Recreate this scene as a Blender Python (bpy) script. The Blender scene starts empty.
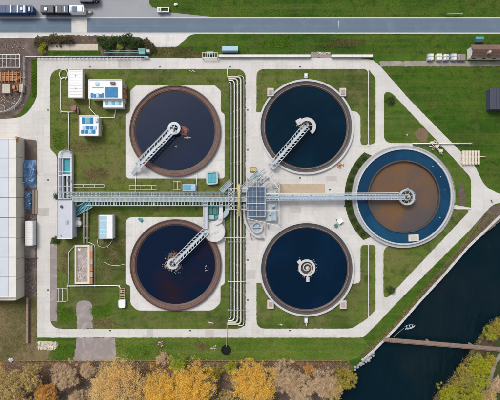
import bpy, math, random
import numpy as np
from mathutils import Vector
from mathutils.geometry import tessellate_polygon

random.seed(7)
RNG = np.random.default_rng(11)
PI = math.pi
SC = bpy.context.scene
COL = SC.collection

# ------------------------------------------------------------------ camera, sky, sun, exposure
S = 0.4            # metres of ground per plan unit (the plan is 500 x 400 units, centre 250,200)
H = 150.0          # flying height of the camera
cam_d = bpy.data.cameras.new('camera')
cam_d.sensor_width = 36.0
cam_d.lens = 36.0 * H / (500 * S)
cam_d.clip_start = 1.0
cam_d.clip_end = 6000.0
cam = bpy.data.objects.new('camera', cam_d)
cam.location = (0, 0, H)
cam.rotation_euler = (0, 0, 0)
COL.objects.link(cam)
SC.camera = cam

SUN_EL, SUN_AZ = math.radians(50), math.radians(-35)    # azimuth from north (+y), clockwise
world = bpy.data.worlds.new('World')
SC.world = world
world.use_nodes = True
wn, wl = world.node_tree.nodes, world.node_tree.links
wn.clear()
sky = wn.new('ShaderNodeTexSky'); sky.sky_type = 'NISHITA'; sky.sun_disc = False
sky.sun_elevation = SUN_EL; sky.sun_rotation = SUN_AZ
sky.air_density = 1.0; sky.dust_density = 3.0; sky.ozone_density = 1.0
hsv = wn.new('ShaderNodeHueSaturation'); hsv.inputs['Saturation'].default_value = 0.42
bg = wn.new('ShaderNodeBackground'); bg.inputs['Strength'].default_value = 0.12
wo = wn.new('ShaderNodeOutputWorld')
wl.new(sky.outputs[0], hsv.inputs['Color']); wl.new(hsv.outputs[0], bg.inputs['Color']); wl.new(bg.outputs[0], wo.inputs['Surface'])

sun_d = bpy.data.lights.new('sun', 'SUN')
sun_d.energy = 1.5; sun_d.angle = math.radians(22); sun_d.color = (1.0, 0.95, 0.88)
sun = bpy.data.objects.new('sun', sun_d)
d = Vector((math.sin(SUN_AZ) * math.cos(SUN_EL), math.cos(SUN_AZ) * math.cos(SUN_EL), math.sin(SUN_EL)))
sun.rotation_euler = d.to_track_quat('Z', 'Y').to_euler()
sun.location = (0, 0, 80)
COL.objects.link(sun)

SC.view_settings.view_transform = 'Standard'
SC.view_settings.look = 'None'
SC.view_settings.exposure = 0.6
SC.view_settings.gamma = 1.0
SC.view_settings.use_curve_mapping = False

# ------------------------------------------------------------------ helpers
def W(x, y, z=0.0):
    """plan units -> metres, for a point seen at (x, y) on the photo plan and standing at height z"""
    k = (H - z) / H
    return ((x - 250) * S * k, (200 - y) * S * k, z)

def smooth_path(pts, r, n=5):
    """round the corners of an open 3D path"""
    out = [Vector(pts[0])]
    for i in range(1, len(pts) - 1):
        p0, p, p1 = Vector(pts[i-1]), Vector(pts[i]), Vector(pts[i+1])
        a = (p0 - p); b = (p1 - p)
        ra = min(r, a.length * .49); rb = min(r, b.length * .49)
        A = p + a.normalized() * ra; B = p + b.normalized() * rb
        for k in range(n + 1):
            t = k / n
            out.append(A * (1-t)**2 + p * 2*t*(1-t) + B * t*t)
    out.append(Vector(pts[-1]))
    return out

def rpoly(pts, n=6):
    """closed plan polygon; points (x, y) or (x, y, r) with corner radius"""
    out = []
    m = len(pts)
    for i in range(m):
        p = Vector(pts[i][:2]); r = pts[i][2] if len(pts[i]) > 2 else 0
        if r <= 0:
            out.append((p.x, p.y)); continue
        a = Vector(pts[i-1][:2]) - p; b = Vector(pts[(i+1) % m][:2]) - p
        ra = min(r, a.length*.49); rb = min(r, b.length*.49)
        A = p + a.normalized()*ra; B = p + b.normalized()*rb
        for k in range(n + 1):
            t = k / n
            q = A*(1-t)**2 + p*2*t*(1-t) + B*t*t
            out.append((q.x, q.y))
    return out

def circ(cx, cy, r, n=64, a0=0.0, a1=2*PI, full=True):
    m = n if full else n + 1
    return [(cx + r*math.cos(a0 + (a1-a0)*i/n), cy + r*math.sin(a0 + (a1-a0)*i/n)) for i in range(m)]

def blob(cx, cy, rx, ry, n=28, amp=.18, seed=0):
    r = random.Random(seed)
    ph = [r.uniform(0, 6.28) for _ in range(5)]
    o = []
    for i in range(n):
        a = 2*PI*i/n
        k = 1 + amp*(math.sin(2*a+ph[0])*.5 + math.sin(3*a+ph[1])*.4 + math.sin(5*a+ph[2])*.35 + math.sin(8*a+ph[3])*.25)
        o.append((cx + rx*k*math.cos(a), cy + ry*k*math.sin(a)))
    return o

def rough(pts, amp=.25, step=1.6, seed=1):
    """worn outline: subdivide a plan polygon and nudge the points"""
    r = random.Random(seed); out = []; m = len(pts)
    for i in range(m):
        a, b = pts[i][:2], pts[(i+1) % m][:2]
        if max(abs(a[0]), abs(a[1]), abs(b[0]), abs(b[1])) > 700: out.append(tuple(a)); continue
        L = math.hypot(b[0]-a[0], b[1]-a[1]); k = max(1, min(400, int(L/step)))
        for j in range(k):
            t = j/k; n = r.gauss(0, amp)
            dx, dy = ((b[0]-a[0])/L, (b[1]-a[1])/L) if L > 1e-6 else (0, 0)
            out.append((a[0]+(b[0]-a[0])*t - dy*n*(j > 0), a[1]+(b[1]-a[1])*t + dx*n*(j > 0)))
    return out

class MB:
    def __init__(s): s.v = []; s.f = []
    def add(s, vs, fs):
        o = len(s.v); s.v += [tuple(v) for v in vs]; s.f += [tuple(i + o for i in f) for f in fs]; return s
    def box(s, c, size, rz=0.0, pitch=None):
        hx, hy, hz = size[0]/2, size[1]/2, size[2]/2
        co, si = math.cos(rz), math.sin(rz)
        vs = []
        for z in (-hz, hz):
            for (x, y) in ((-hx,-hy),(hx,-hy),(hx,hy),(-hx,hy)):
                vs.append((c[0]+x*co-y*si, c[1]+x*si+y*co, c[2]+z))
        return s.add(vs, [(3,2,1,0),(4,5,6,7),(0,1,5,4),(1,2,6,5),(2,3,7,6),(3,0,4,7)])
    def pbox(s, x0, y0, x1, y1, z0, z1):
        """box whose TOP is seen at the plan rectangle"""
        a = W(x0, y1, z1); b = W(x1, y0, z1)
        return s.box(((a[0]+b[0])/2, (a[1]+b[1])/2, (z0+z1)/2), (b[0]-a[0], b[1]-a[1], z1-z0))
    def bar(s, p, q, w, h=None):
        """square bar between two points"""
        h = h or w
        p, q = Vector(p), Vector(q); dv = (q - p)
        if dv.length < 1e-6: return s
        dn = dv.normalized()
        up = Vector((0,0,1)) if abs(dn.z) < .95 else Vector((1,0,0))
        sx = dn.cross(up).normalized()*w/2; sy = sx.cross(dn).normalized()*h/2
        vs = [p-sx-sy, p+sx-sy, p+sx+sy, p-sx+sy, q-sx-sy, q+sx-sy, q+sx+sy, q-sx+sy]
        return s.add(vs, [(3,2,1,0),(4,5,6,7),(0,1,5,4),(1,2,6,5),(2,3,7,6),(3,0,4,7)])
    def tube(s, pts, r, n=8, cap=True, taper=None):
        pts = [Vector(p) for p in pts]; m = len(pts)
        vs = []; fs = []
        pn = None
        for i, p in enumerate(pts):
            t = (pts[min(i+1, m-1)] - pts[max(i-1, 0)]).normalized()
            if pn is None:
                up = Vector((0,0,1)) if abs(t.z) < .9 else Vector((1,0,0))
                nx = t.cross(up).normalized()
            else:
                nx = (pn - t*pn.dot(t)).normalized()
            pn = nx; ny = t.cross(nx)
            rr = r if taper is None else taper[i]
            for k in range(n):
                a = 2*PI*k/n
                vs.append(p + nx*math.cos(a)*rr + ny*math.sin(a)*rr)
        for i in range(m-1):
            for k in range(n):
                k2 = (k+1) % n
                fs.append((i*n+k, i*n+k2, (i+1)*n+k2, (i+1)*n+k))
        if cap:
            fs.append(tuple(range(n-1, -1, -1))); fs.append(tuple((m-1)*n+k for k in range(n)))
        return s.add(vs, fs)
    def prism(s, pts, z0, z1, seen=None, holes=()):
        """extrude a plan polygon; seen = height at which the plan outline is read (default z1)"""
        zs = z1 if seen is None else seen
        loops = [[Vector(W(p[0], p[1], zs)) for p in L] for L in [list(pts)] + [list(h) for h in holes]]
        flat = [p for L in loops for p in L]
        tri = tessellate_polygon(loops)
        n = len(flat)
        vs = [(p.x, p.y, z1) for p in flat] + [(p.x, p.y, z0) for p in flat]
        fs = []
        for t in tri:
            a, b, c = (flat[i] for i in t)
            up = (b.x-a.x)*(c.y-a.y) - (b.y-a.y)*(c.x-a.x) > 0
            fs.append(tuple(t) if up else tuple(reversed(t)))
        o = 0
        for L in loops:
            m = len(L)
            for i in range(m):
                j = (i+1) % m
                fs.append((o+i, o+j, n+o+j, n+o+i))
            o += m
        return s.add(vs, fs)
    def lathe(s, cx, cy, prof, n=96, a0=0.0, a1=2*PI):
        """revolve profile [(r, z)] (closed loop, metres) about the vertical at metre point cx, cy"""
        full = abs(a1 - a0 - 2*PI) < 1e-6
        m = len(prof); k = n if full else n + 1
        vs = []; fs = []
        for i in range(k):
            a = a0 + (a1-a0)*i/n
            for (r, z) in prof: vs.append((cx + r*math.cos(a), cy + r*math.sin(a), z))
        for i in range(n):
            i2 = (i+1) % k
            for j in range(m):
                j2 = (j+1) % m
                fs.append((i*m+j, i2*m+j, i2*m+j2, i*m+j2))
        if not full:
            fs.append(tuple(range(m-1, -1, -1))); fs.append(tuple((k-1)*m+j for j in range(m)))
        return s.add(vs, fs)
    def disc(s, cx, cy, r, z, n=96):
        return s.add([(cx + r*math.cos(2*PI*i/n), cy + r*math.sin(2*PI*i/n), z) for i in range(n)], [tuple(range(n))])
    def cyl(s, c, r, h, n=20, r2=None):
        r2 = r if r2 is None else r2
        vs = [(c[0]+r*math.cos(2*PI*i/n), c[1]+r*math.sin(2*PI*i/n), c[2]) for i in range(n)]
        vs += [(c[0]+r2*math.cos(2*PI*i/n), c[1]+r2*math.sin(2*PI*i/n), c[2]+h) for i in range(n)]
        return s.add(vs, [tuple(range(n-1,-1,-1)), tuple(range(n, 2*n))] + [(i, (i+1)%n, n+(i+1)%n, n+i) for i in range(n)])
    def build(s, name, mat, parent=None, smooth=False):
        me = bpy.data.meshes.new(name)
        v = np.array(s.v, dtype=float)
        if parent is not None: o0 = np.array(worldloc(parent))
        else:
            lo, hi = v.min(0), v.max(0); o0 = np.array([(lo[0]+hi[0])/2, (lo[1]+hi[1])/2, lo[2]])
        me.from_pydata((v - o0).tolist(), [], s.f)
        me.update()
        if smooth: me.shade_smooth()
        me.materials.append(mat)
        o = bpy.data.objects.new(name, me); COL.objects.link(o)
        if parent is not None: o.parent = parent; LOC[o.name] = tuple(o0)
        else: o.location = o0; LOC[o.name] = tuple(o0)
        return o

LOC = {}
def worldloc(o): return LOC[o.name]
def tag(o, label=None, cat=None, group=None, kind=None):
    if label: o['label'] = label
    if cat: o['category'] = cat
    if group: o['group'] = group
    if kind: o['kind'] = kind
    return o
def thing(name, label, cat, x, y, z=0.0, group=None):
    o = bpy.data.objects.new(name, None); COL.objects.link(o)
    o.empty_display_size = .5
    o.location = W(x, y, z); LOC[o.name] = tuple(o.location)
    return tag(o, label, cat, group)
def struct(mb, name, mat, parent=None): return tag(mb.build(name, mat, parent), kind='structure')
def clone(o, name, parent, dloc):
    c = o.copy(); COL.objects.link(c); c.parent = parent
    c.location = (o.location[0]+dloc[0], o.location[1]+dloc[1], o.location[2]+dloc[2]); c.name = name
    return c

def rail(mb, pts, h=1.1, sp=1.6, w=.07, mid=True):
    """handrail with posts along a deck-level path (metre points)"""
    pts = [Vector(p) for p in pts]
    up = Vector((0, 0, h))
    for a, b in zip(pts[:-1], pts[1:]):
        L = (b-a).length; n = max(1, round(L/sp))
        mb.bar(a+up, b+up, w)
        if mid: mb.bar(a+up*.5, b+up*.5, w*.7)
        for i in range(n+1): 
            p = a.lerp(b, i/n); mb.bar(p, p+up, w)
    return mb

# ------------------------------------------------------------------ materials
def nd(t, kind, **kw):
    n = t.nodes.new(kind)
    for k, v in kw.items():
        if k in n.inputs: n.inputs[k].default_value = v
        else: setattr(n, k, v)
    return n
def mixc(t, fac, a, b, blend='MIX'):
    m = t.nodes.new('ShaderNodeMix'); m.data_type = 'RGBA'; m.blend_type = blend
    for s_, v in ((m.inputs[0], fac), (m.inputs[6], a), (m.inputs[7], b)):
        if hasattr(v, 'is_output') or isinstance(v, bpy.types.NodeSocket): t.links.new(v, s_)
        elif isinstance(v, (int, float)): s_.default_value = v
        else: s_.default_value = tuple(v) + (1,)
    return m.outputs[2]
def noise(t, scale, detail=4, rough=.55, stretch=None, rot=0.0, dist=0.0):
    g = t.nodes.new('ShaderNodeNewGeometry')
    src = g.outputs['Position']
    if stretch or rot:
        mp = t.nodes.new('ShaderNodeMapping'); mp.inputs['Scale'].default_value = stretch or (1,1,1); mp.inputs['Rotation'].default_value = (0,0,rot)
        t.links.new(src, mp.inputs['Vector']); src = mp.outputs[0]
    n = nd(t, 'ShaderNodeTexNoise', Scale=scale, Detail=detail, Roughness=rough, Distortion=dist)
    t.links.new(src, n.inputs['Vector'])
    return n.outputs['Fac']
def ramp(t, fac, stops):
    r = t.nodes.new('ShaderNodeValToRGB'); cr = r.color_ramp
    while len(cr.elements) < len(stops): cr.elements.new(.5)
    for e, (p, c) in zip(cr.elements, stops):
        e.position = p; e.color = (tuple(c) + (1,)) if not isinstance(c, (int, float)) else (c, c, c, 1)
    t.links.new(fac, r.inputs[0]); return r.outputs[0]
def newmat(name):
    m = bpy.data.materials.new(name); m.use_nodes = True
    t = m.node_tree; b = t.nodes['Principled BSDF']
    return m, t, b
def bump(t, b, h, strength=.4, dist=.05):
    bp = nd(t, 'ShaderNodeBump', Strength=strength, Distance=dist)
    t.links.new(h, bp.inputs['Height']); t.links.new(bp.outputs[0], b.inputs['Normal'])
def cmul(c, k): return tuple(min(1, x*k) for x in c)
def surf(name, col, rough=.8, var=.18, scale=.6, fine=6.0, metal=0.0, stain=None, stain_amt=.5, stain_scale=.25, bmp=.25, stretch=None, spec=.5):
    m, t, b = newmat(name)
    big = noise(t, scale, 5, .6, stretch)
    c = mixc(t, big, cmul(col, 1-var), cmul(col, 1+var))
    fn = noise(t, fine, 3, .6)
    c = mixc(t, ramp(t, fn, [(.3, 0.0), (.7, 1.0)]), c, mixc(t, 1.0, c, (1-var*.9,)*3, 'MULTIPLY'))
    if stain:
        sn = ramp(t, noise(t, stain_scale, 6, .65, dist=.6), [(.5, 0.0), (.72, stain_amt)])
        c = mixc(t, sn, c, stain)
    t.links.new(c, b.inputs['Base Color'])
    b.inputs['Roughness'].default_value = rough; b.inputs['Metallic'].default_value = metal
    b.inputs['Specular IOR Level'].default_value = spec
    if bmp: bump(t, b, fn, bmp, .03)
    return m

def grass_color(t, cols, mow=0.0):
    a = noise(t, .028, 5, .62, dist=.6)
    c1 = ramp(t, a, [(.34, cols[5]), (.42, cols[0]), (.50, cols[1]), (.58, cols[2]), (.68, cols[3])])
    n2 = noise(t, .13, 6, .7, dist=.7)
    c1 = mixc(t, ramp(t, n2, [(.47, 0.0), (.68, .85)]), c1, cols[4])
    n2b = noise(t, .30, 5, .65, dist=.4)
    c1 = mixc(t, ramp(t, n2b, [(.34, .75), (.50, 0.0)]), c1, cols[5])
    n3 = noise(t, 1.6, 5, .7)
    c1 = mixc(t, ramp(t, n3, [(.3, .5), (.65, 0.0)]), c1, cols[5])
    if mow:
        w = noise(t, .5, 3, .5, stretch=(.035, 1.0, 1))
        c1 = mixc(t, ramp(t, w, [(.42, 0.0), (.66, mow)]), c1, cols[3])
    return c1
def grass_mat(name, cols, mow=0.0, blade=False):
    m, t, b = newmat(name)
    c1 = grass_color(t, cols, mow)
    if blade:
        g = t.nodes.new('ShaderNodeNewGeometry')
        c1 = mixc(t, 1.0, c1, ramp(t, g.outputs['Random Per Island'], [(0, (.75,.75,.7)), (.6, (1.15,1.15,1.1)), (1, (1.7,1.55,1.5))]), 'MULTIPLY')
    else:
        n4 = noise(t, 9.0, 3, .7)
        c1 = mixc(t, ramp(t, n4, [(.3, .5), (.7, 0.0)]), c1, mixc(t, 1.0, c1, (.6, .6, .55), 'MULTIPLY'))
        bump(t, b, n4, .8, .08)
    t.links.new(c1, b.inputs['Base Color'])
    b.inputs['Roughness'].default_value = .95; b.inputs['Specular IOR Level'].default_value = .15
    return m

def water_mat(name, col, col2=None, scale=.06, ripple=.6, rip_scale=1.2, rough=.06, stretch=None, rot=0.0, lo=.45, hi=.65):
    m, t, b = newmat(name)
    c = mixc(t, ramp(t, noise(t, scale, 5, .6, dist=.5), [(lo, 0.0), (hi, 1.0)]), col, col2 or cmul(col, 1.2))
    t.links.new(c, b.inputs['Base Color'])
    rn = t.nodes.new('ShaderNodeMapRange'); t.links.new(noise(t, .11, 4, .6, dist=1.0), rn.inputs[0]); rn.inputs[1].default_value = .4; rn.inputs[2].default_value = .65; rn.inputs[3].default_value = rough*.5; rn.inputs[4].default_value = rough*2.2
    t.links.new(rn.outputs[0], b.inputs['Roughness']); b.inputs['IOR'].default_value = 1.33
    if ripple: bump(t, b, noise(t, rip_scale, 3, .5, stretch, rot), ripple, .04)
    return m

def leaf_mat(name, cols, trans=.25):
    m, t, b = newmat(name)
    g = t.nodes.new('ShaderNodeNewGeometry')
    k = len(cols)
    c = ramp(t, g.outputs['Random Per Island'], [(i/(k-1) if k > 1 else 0, cc) for i, cc in enumerate(cols)])
    c = mixc(t, ramp(t, noise(t, .22, 4, .6, dist=.8), [(.42, 0.0), (.66, .75)]), c, tuple(.55*x+.45*y for x, y in zip(cols[-1], (.40,.32,.20))) if cols[0][0] > .15 else cols[0])
    c = mixc(t, ramp(t, noise(t, 1.1, 3, .6), [(.34, .6), (.55, 0.0)]), c, cols[0])
    t.links.new(c, b.inputs['Base Color'])
    b.inputs['Roughness'].default_value = .7; b.inputs['Specular IOR Level'].default_value = .2
    tr = t.nodes.new('ShaderNodeBsdfTranslucent'); t.links.new(c, tr.inputs['Color'])
    mx = t.nodes.new('ShaderNodeMixShader'); mx.inputs[0].default_value = trans
    out = t.nodes['Material Output']
    t.links.new(b.outputs[0], mx.inputs[1]); t.links.new(tr.outputs[0], mx.inputs[2]); t.links.new(mx.outputs[0], out.inputs['Surface'])
    return m

M = {}
G = [(.066,.115,.014), (.100,.158,.020), (.135,.165,.032), (.175,.155,.064), (.185,.150,.072), (.040,.066,.012)]
GG = [(.050,.112,.010), (.075,.150,.013), (.105,.165,.020), (.120,.155,.034), (.130,.140,.045), (.044,.082,.011)]
GM = [(.034,.090,.007), (.048,.118,.008), (.070,.135,.011), (.100,.130,.022), (.085,.104,.022), (.021,.058,.006)]
DG = [(.11,.11,.035), (.19,.15,.070), (.23,.18,.09), (.15,.135,.05), (.25,.19,.11), (.10,.085,.038)]
GS = [(.082,.158,.018), (.112,.195,.021), (.135,.205,.027), (.160,.185,.042), (.155,.165,.048), (.064,.118,.015)]
LU = [(.080,.165,.014), (.095,.19,.016), (.11,.20,.018), (.10,.18,.02), (.085,.15,.016), (.06,.115,.012)]
M['lawn'] = grass_mat('lawn', G, .3)
M['lawn_green'] = grass_mat('lawn_green', GG, .5)
M['meadow'] = grass_mat('meadow', GM, .6)
M['drygrass'] = grass_mat('drygrass', DG)
M['lush'] = grass_mat('lush', LU)
M['lawn_bright'] = grass_mat('lawn_bright', GS, .5)
M['b_bright'] = grass_mat('bright_blades', GS, .5, blade=True)
M['b_lawn'] = grass_mat('lawn_blades', G, .3, blade=True)
M['b_meadow'] = grass_mat('meadow_blades', GM, .6, blade=True)
M['b_dry'] = grass_mat('dry_blades', DG, blade=True)
M['b_lush'] = grass_mat('lush_blades', LU, blade=True)
M['darkgrass'] = grass_mat('darkgrass', [(.045,.065,.014), (.055,.08,.017), (.07,.085,.022), (.07,.07,.028), (.085,.075,.035), (.03,.045,.012)])
M['concrete'] = surf('concrete', (.535,.515,.490), .85, .11, .05, 3.0, stain=(.42,.395,.365), stain_amt=.65, stain_scale=.10, bmp=.2)
M['pad'] = surf('pad_concrete', (.565,.55,.53), .85, .09, .1, 4.0, stain=(.38,.345,.30), stain_amt=.6, stain_scale=.16, bmp=.2)
def slabs(m, k=.07):
    t = m.node_tree; b = t.nodes['Principled BSDF']; src = b.inputs['Base Color'].links[0].from_socket
    g = t.nodes.new('ShaderNodeNewGeometry'); mp = t.nodes.new('ShaderNodeMapping')
    mp.inputs['Location'].default_value = (82.4/4.88, 50.4/4.96, 0); mp.inputs['Scale'].default_value = (1/4.88, -1/4.96, 0)
    t.links.new(g.outputs['Position'], mp.inputs['Vector'])
    fl = t.nodes.new('ShaderNodeVectorMath'); fl.operation = 'FLOOR'; t.links.new(mp.outputs[0], fl.inputs[0])
    wn_ = t.nodes.new('ShaderNodeTexWhiteNoise'); wn_.noise_dimensions = '3D'; t.links.new(fl.outputs[0], wn_.inputs['Vector'])
    c = mixc(t, 1.0, src, ramp(t, wn_.outputs['Value'], [(0, (1-k,)*3), (1, (1+k*.6,)*3)]), 'MULTIPLY')
    v = nd(t, 'ShaderNodeTexVoronoi', Scale=.16); v.feature = 'DISTANCE_TO_EDGE'
    wob = nd(t, 'ShaderNodeTexNoise', Scale=.35, Detail=5.0); t.links.new(g.outputs['Position'], wob.inputs['Vector'])
    av = t.nodes.new('ShaderNodeVectorMath'); av.operation = 'MULTIPLY_ADD'; t.links.new(wob.outputs['Color'], av.inputs[0]); av.inputs[1].default_value = (5, 5, 0); t.links.new(g.outputs['Position'], av.inputs[2])
    t.links.new(av.outputs[0], v.inputs['Vector'])
    c = mixc(t, ramp(t, v.outputs['Distance'], [(0, .22), (.016, 0.0)]), c, (.22,.20,.175))
    st = ramp(t, noise(t, .35, 6, .7, dist=1.2), [(.60, 0.0), (.74, .5)])
    c = mixc(t, st, c, (.30,.275,.25))
    for sx in ((.025, 1.1, 1), (1.1, .025, 1)): c = mixc(t, ramp(t, noise(t, .9, 3, .6, stretch=sx), [(.52, 0.0), (.70, .22)]), c, (.33,.31,.285))
    t.links.new(c, b.inputs['Base Color'])
M['patchcon'] = surf('patched_concrete', (.43,.405,.38), .88, .12, .3, 3.0, stain=(.34,.32,.30), stain_amt=.6)
slabs(M['concrete']); slabs(M['pad'], .04)
M['greypave'] = surf('grey_paving', (.25,.215,.205), .9, .18, .15, 5.0, stain=(.42,.37,.33), stain_amt=.6, bmp=.4)
M['apron'] = surf('apron', (.27,.28,.30), .9, .14, .08, 4.0, stain=(.20,.21,.24), stain_amt=.6, stain_scale=.08, stretch=(.3, 1, 1))
M['asphalt'] = surf('asphalt', (.098,.140,.185), .85, .13, .5, 5.0, stain=(.135,.175,.235), stain_amt=.6, stain_scale=.1, stretch=(.05, 1, 1))
M['kerb'] = surf('kerb', (.47,.46,.44), .85, .12, .4, 4.0)
M['paint'] = surf('road_paint', (.19,.23,.29), .7, .2, .6, 5.0)
M['soil'] = surf('soil', (.11,.078,.066), .95, .32, .25, 3.0, stain=(.19,.145,.12), stain_amt=.7, stain_scale=.3, bmp=.8)
M['litter'] = surf('leaf_litter', (.085,.058,.045), .95, .35, .3, 3.0, stain=(.23,.15,.10), stain_amt=.7, stain_scale=.25, bmp=.9)
M['soilred'] = surf('red_soil', (.19,.12,.075), .95, .3, .3, 3.0, stain=(.12,.10,.05), stain_amt=.8, bmp=.6)
M['rubble'] = surf('rubble', (.50,.44,.36), .95, .25, .7, 3.0, bmp=.8)
M['rock'] = surf('rock', (.33,.34,.355), .9, .4, 1.4, 3.0, stain=(.17,.17,.17), stain_amt=.7, stain_scale=.8, bmp=.9)
M['rust'] = surf('rusty_wall', (.135,.068,.050), .75, .28, .3, 3.0, stain=(.075,.045,.036), stain_amt=.7, stain_scale=.4)
M['rustdark'] = surf('dark_wet_wall', (.050,.030,.026), .55, .3, .3, 3.0, stain=(.10,.058,.046), stain_amt=.6)
M['weirdark'] = surf('dark_weir', (.050,.046,.048), .6, .25, .3, 3.0, stain=(.105,.075,.06), stain_amt=.6)
M['weirorange'] = surf('rusty_weir', (.25,.155,.115), .7, .25, .4, 3.0)
M['ringwhite'] = surf('pale_ring_concrete', (.46,.455,.455), .8, .1, .3, 4.0, stain=(.40,.37,.34), stain_amt=.6)
M['greyring'] = surf('grey_walkway_concrete', (.36,.375,.39), .85, .14, .3, 4.0, stain=(.25,.25,.25), stain_amt=.6)
M['steel'] = surf('galvanised_steel', (.46,.50,.53), .5, .15, .6, 5.0, metal=.15, stain=(.27,.25,.23), stain_amt=.65, bmp=.05)
M['steelblue'] = surf('blue_grey_steel', (.34,.42,.50), .5, .15, .6, 5.0, metal=.1, stain=(.24,.28,.33), stain_amt=.6, bmp=.05)
M['steelteal'] = surf('pale_teal_steel', (.33,.43,.44), .5, .14, .6, 5.0, stain=(.30,.38,.40), stain_amt=.5, bmp=.05)
M['gallerydeck'] = surf('worn_grating', (.24,.29,.31), .6, .2, .5, 5.0, stain=(.15,.18,.19), stain_amt=.6, bmp=.1)
M['darksteel'] = surf('dark_steel', (.06,.065,.075), .5, .2, .6, 5.0, metal=.2)
M['white'] = surf('white_paint', (.66,.66,.66), .55, .06, .3, 4.0, stain=(.55,.53,.50), stain_amt=.45, bmp=.05)
M['whitepipe'] = surf('white_pipe', (.66,.66,.62), .5, .08, .4, 4.0, stain=(.48,.46,.42), stain_amt=.5, bmp=.05)
M['cream'] = surf('cream_pipe', (.47,.44,.37), .55, .1, .4, 4.0, stain=(.38,.34,.26), stain_amt=.5, bmp=.05)
M['yellow'] = surf('yellow_pipe', (.46,.38,.15), .55, .12, .5, 4.0, stain=(.42,.32,.10), stain_amt=.5, bmp=.05)
M['blue'] = surf('blue_panel', (.020,.165,.36), .35, .25, .8, 4.0, bmp=.05, spec=.15, stain=(.07,.25,.42), stain_amt=.6, stain_scale=.6)
M['skyblue'] = surf('pale_blue_panel', (.30,.48,.58), .35, .15, .8, 4.0, bmp=.05)
M['tealpaint'] = surf('teal_paint', (.06,.32,.34), .45, .2, .6, 4.0, bmp=.05)
M['greenpaint'] = surf('green_paint', (.045,.17,.13), .5, .2, .6, 4.0, bmp=.05)
M['cyan'] = surf('cyan_paint', (.075,.31,.41), .5, .12, .4, 4.0, bmp=.05)
M['tarp'] = surf('blue_tarp', (.10,.22,.42), .55, .35, .9, 3.0, stain=(.28,.38,.50), stain_amt=.8, stain_scale=.6, bmp=.5)
M['maroon'] = surf('maroon_paint', (.22,.06,.08), .55, .25, .8, 4.0)
M['orange'] = surf('orange_rust', (.46,.20,.09), .75, .25, .7, 4.0, stain=(.30,.13,.07), stain_amt=.7)
M['pinkish'] = surf('faded_red_lid', (.36,.25,.22), .8, .2, .6, 4.0, stain=(.42,.36,.33), stain_amt=.7)
M['tan'] = surf('tan_board', (.42,.33,.23), .8, .18, .5, 4.0)
M['greyroof'] = surf('grey_roof', (.45,.47,.52), .7, .1, .3, 4.0, stain=(.36,.37,.40), stain_amt=.5, stain_scale=.2, bmp=.1)
M['roofsheet'] = surf('pale_roof_sheet', (.50,.53,.58), .6, .08, .2, 3.0, stain=(.41,.43,.47), stain_amt=.5, bmp=.1)
M['wallwhite'] = surf('white_wall_panel', (.63,.61,.57), .7, .07, .3, 3.0, stain=(.50,.46,.40), stain_amt=.5, bmp=.1)
M['wallcream'] = surf('cream_wall_panel', (.58,.52,.42), .75, .1, .3, 3.0, stain=(.45,.39,.30), stain_amt=.5, bmp=.1)
M['brownroof'] = surf('brown_roof', (.15,.085,.065), .85, .25, .5, 4.0, stain=(.23,.15,.12), stain_amt=.6)
M['darkroof'] = surf('dark_roof', (.045,.05,.075), .7, .2, .5, 4.0)
M['truckblue'] = surf('truck_blue', (.012,.045,.140), .35, .2, .6, 4.0, bmp=.03, spec=.2)
M['truckdark'] = surf('truck_navy', (.010,.015,.036), .35, .25, .6, 4.0, bmp=.03, spec=.2)
M['rubber'] = surf('rubber', (.02,.02,.02), .8, .1, 1, 4.0)
M['glass'] = surf('dark_glass', (.02,.03,.04), .1, .1, 1, 4.0, bmp=0)
M['bluelass'] = surf('blue_cover_panel', (.055,.095,.160), .3, .2, .6, 4.0, stain=(.12,.16,.22), stain_amt=.8, stain_scale=.5, bmp=.03)
M['bark'] = surf('bark', (.22,.185,.15), .9, .25, 2, 6.0)
M['wood'] = surf('brown_deck_wood', (.27,.185,.15), .8, .2, .8, 5.0, stain=(.19,.13,.105), stain_amt=.6)
M['manhole'] = surf('manhole_iron', (.010,.012,.009), .8, .2, 2, 6.0, spec=.1)
M['foam'] = surf('rusty_scum', (.24,.085,.065), .8, .35, .9, 4.0, stain=(.42,.30,.26), stain_amt=.7, stain_scale=.8)
M['scumgrey'] = surf('pale_scum', (.42,.38,.34), .85, .25, .9, 4.0, stain=(.20,.15,.13), stain_amt=.7, stain_scale=.8)
M['sludge'] = surf('sludge', (.34,.28,.26), .8, .25, .5, 3.0, stain=(.55,.50,.47), stain_amt=.8, stain_scale=.5, bmp=.6)
M['w_tl'] = water_mat('grey_water', (.003,.009,.030), (.004,.011,.034), .05, .06, .5, .03)
M['w_tl'].node_tree.nodes['Principled BSDF'].inputs['IOR'].default_value = 1.40
M['w_bl'] = water_mat('brown_navy_water', (.002,.008,.026), (.014,.008,.014), .045, .25, 1.5, .08, lo=.44, hi=.62)
M['w_tr'] = water_mat('navy_water', (.0006,.009,.020), (.001,.015,.030), .05, .2, 1.5, .07)
M['w_br'] = water_mat('deep_blue_water', (.0006,.008,.023), (.001,.013,.036), .05, .2, 1.5, .07)
M['w_blue'] = water_mat('blue_ring_water', (.003,.030,.074), (.007,.052,.108), .05, .3, 1.2, .08)
M['w_brown'] = water_mat('brown_sludge_water', (.140,.074,.034), (.078,.064,.062), .04, .35, 1.2, .12, lo=.40, hi=.60)  # greyer second tone paints a surface reflection into the brown
M['w_teal'] = water_mat('teal_water', (.05,.26,.32), (.08,.32,.37), .3, .4, 2, .1)
M['w_river'] = water_mat('river_water', (.0008,.009,.015), (.006,.012,.015), .02, 1.0, .4, .06, stretch=(1, .3, 1), rot=math.radians(-50))
for k_ in ('w_tr', 'w_br', 'w_bl', 'w_river'): M[k_].node_tree.nodes['Principled BSDF'].inputs['Specular IOR Level'].default_value = .2
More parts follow.
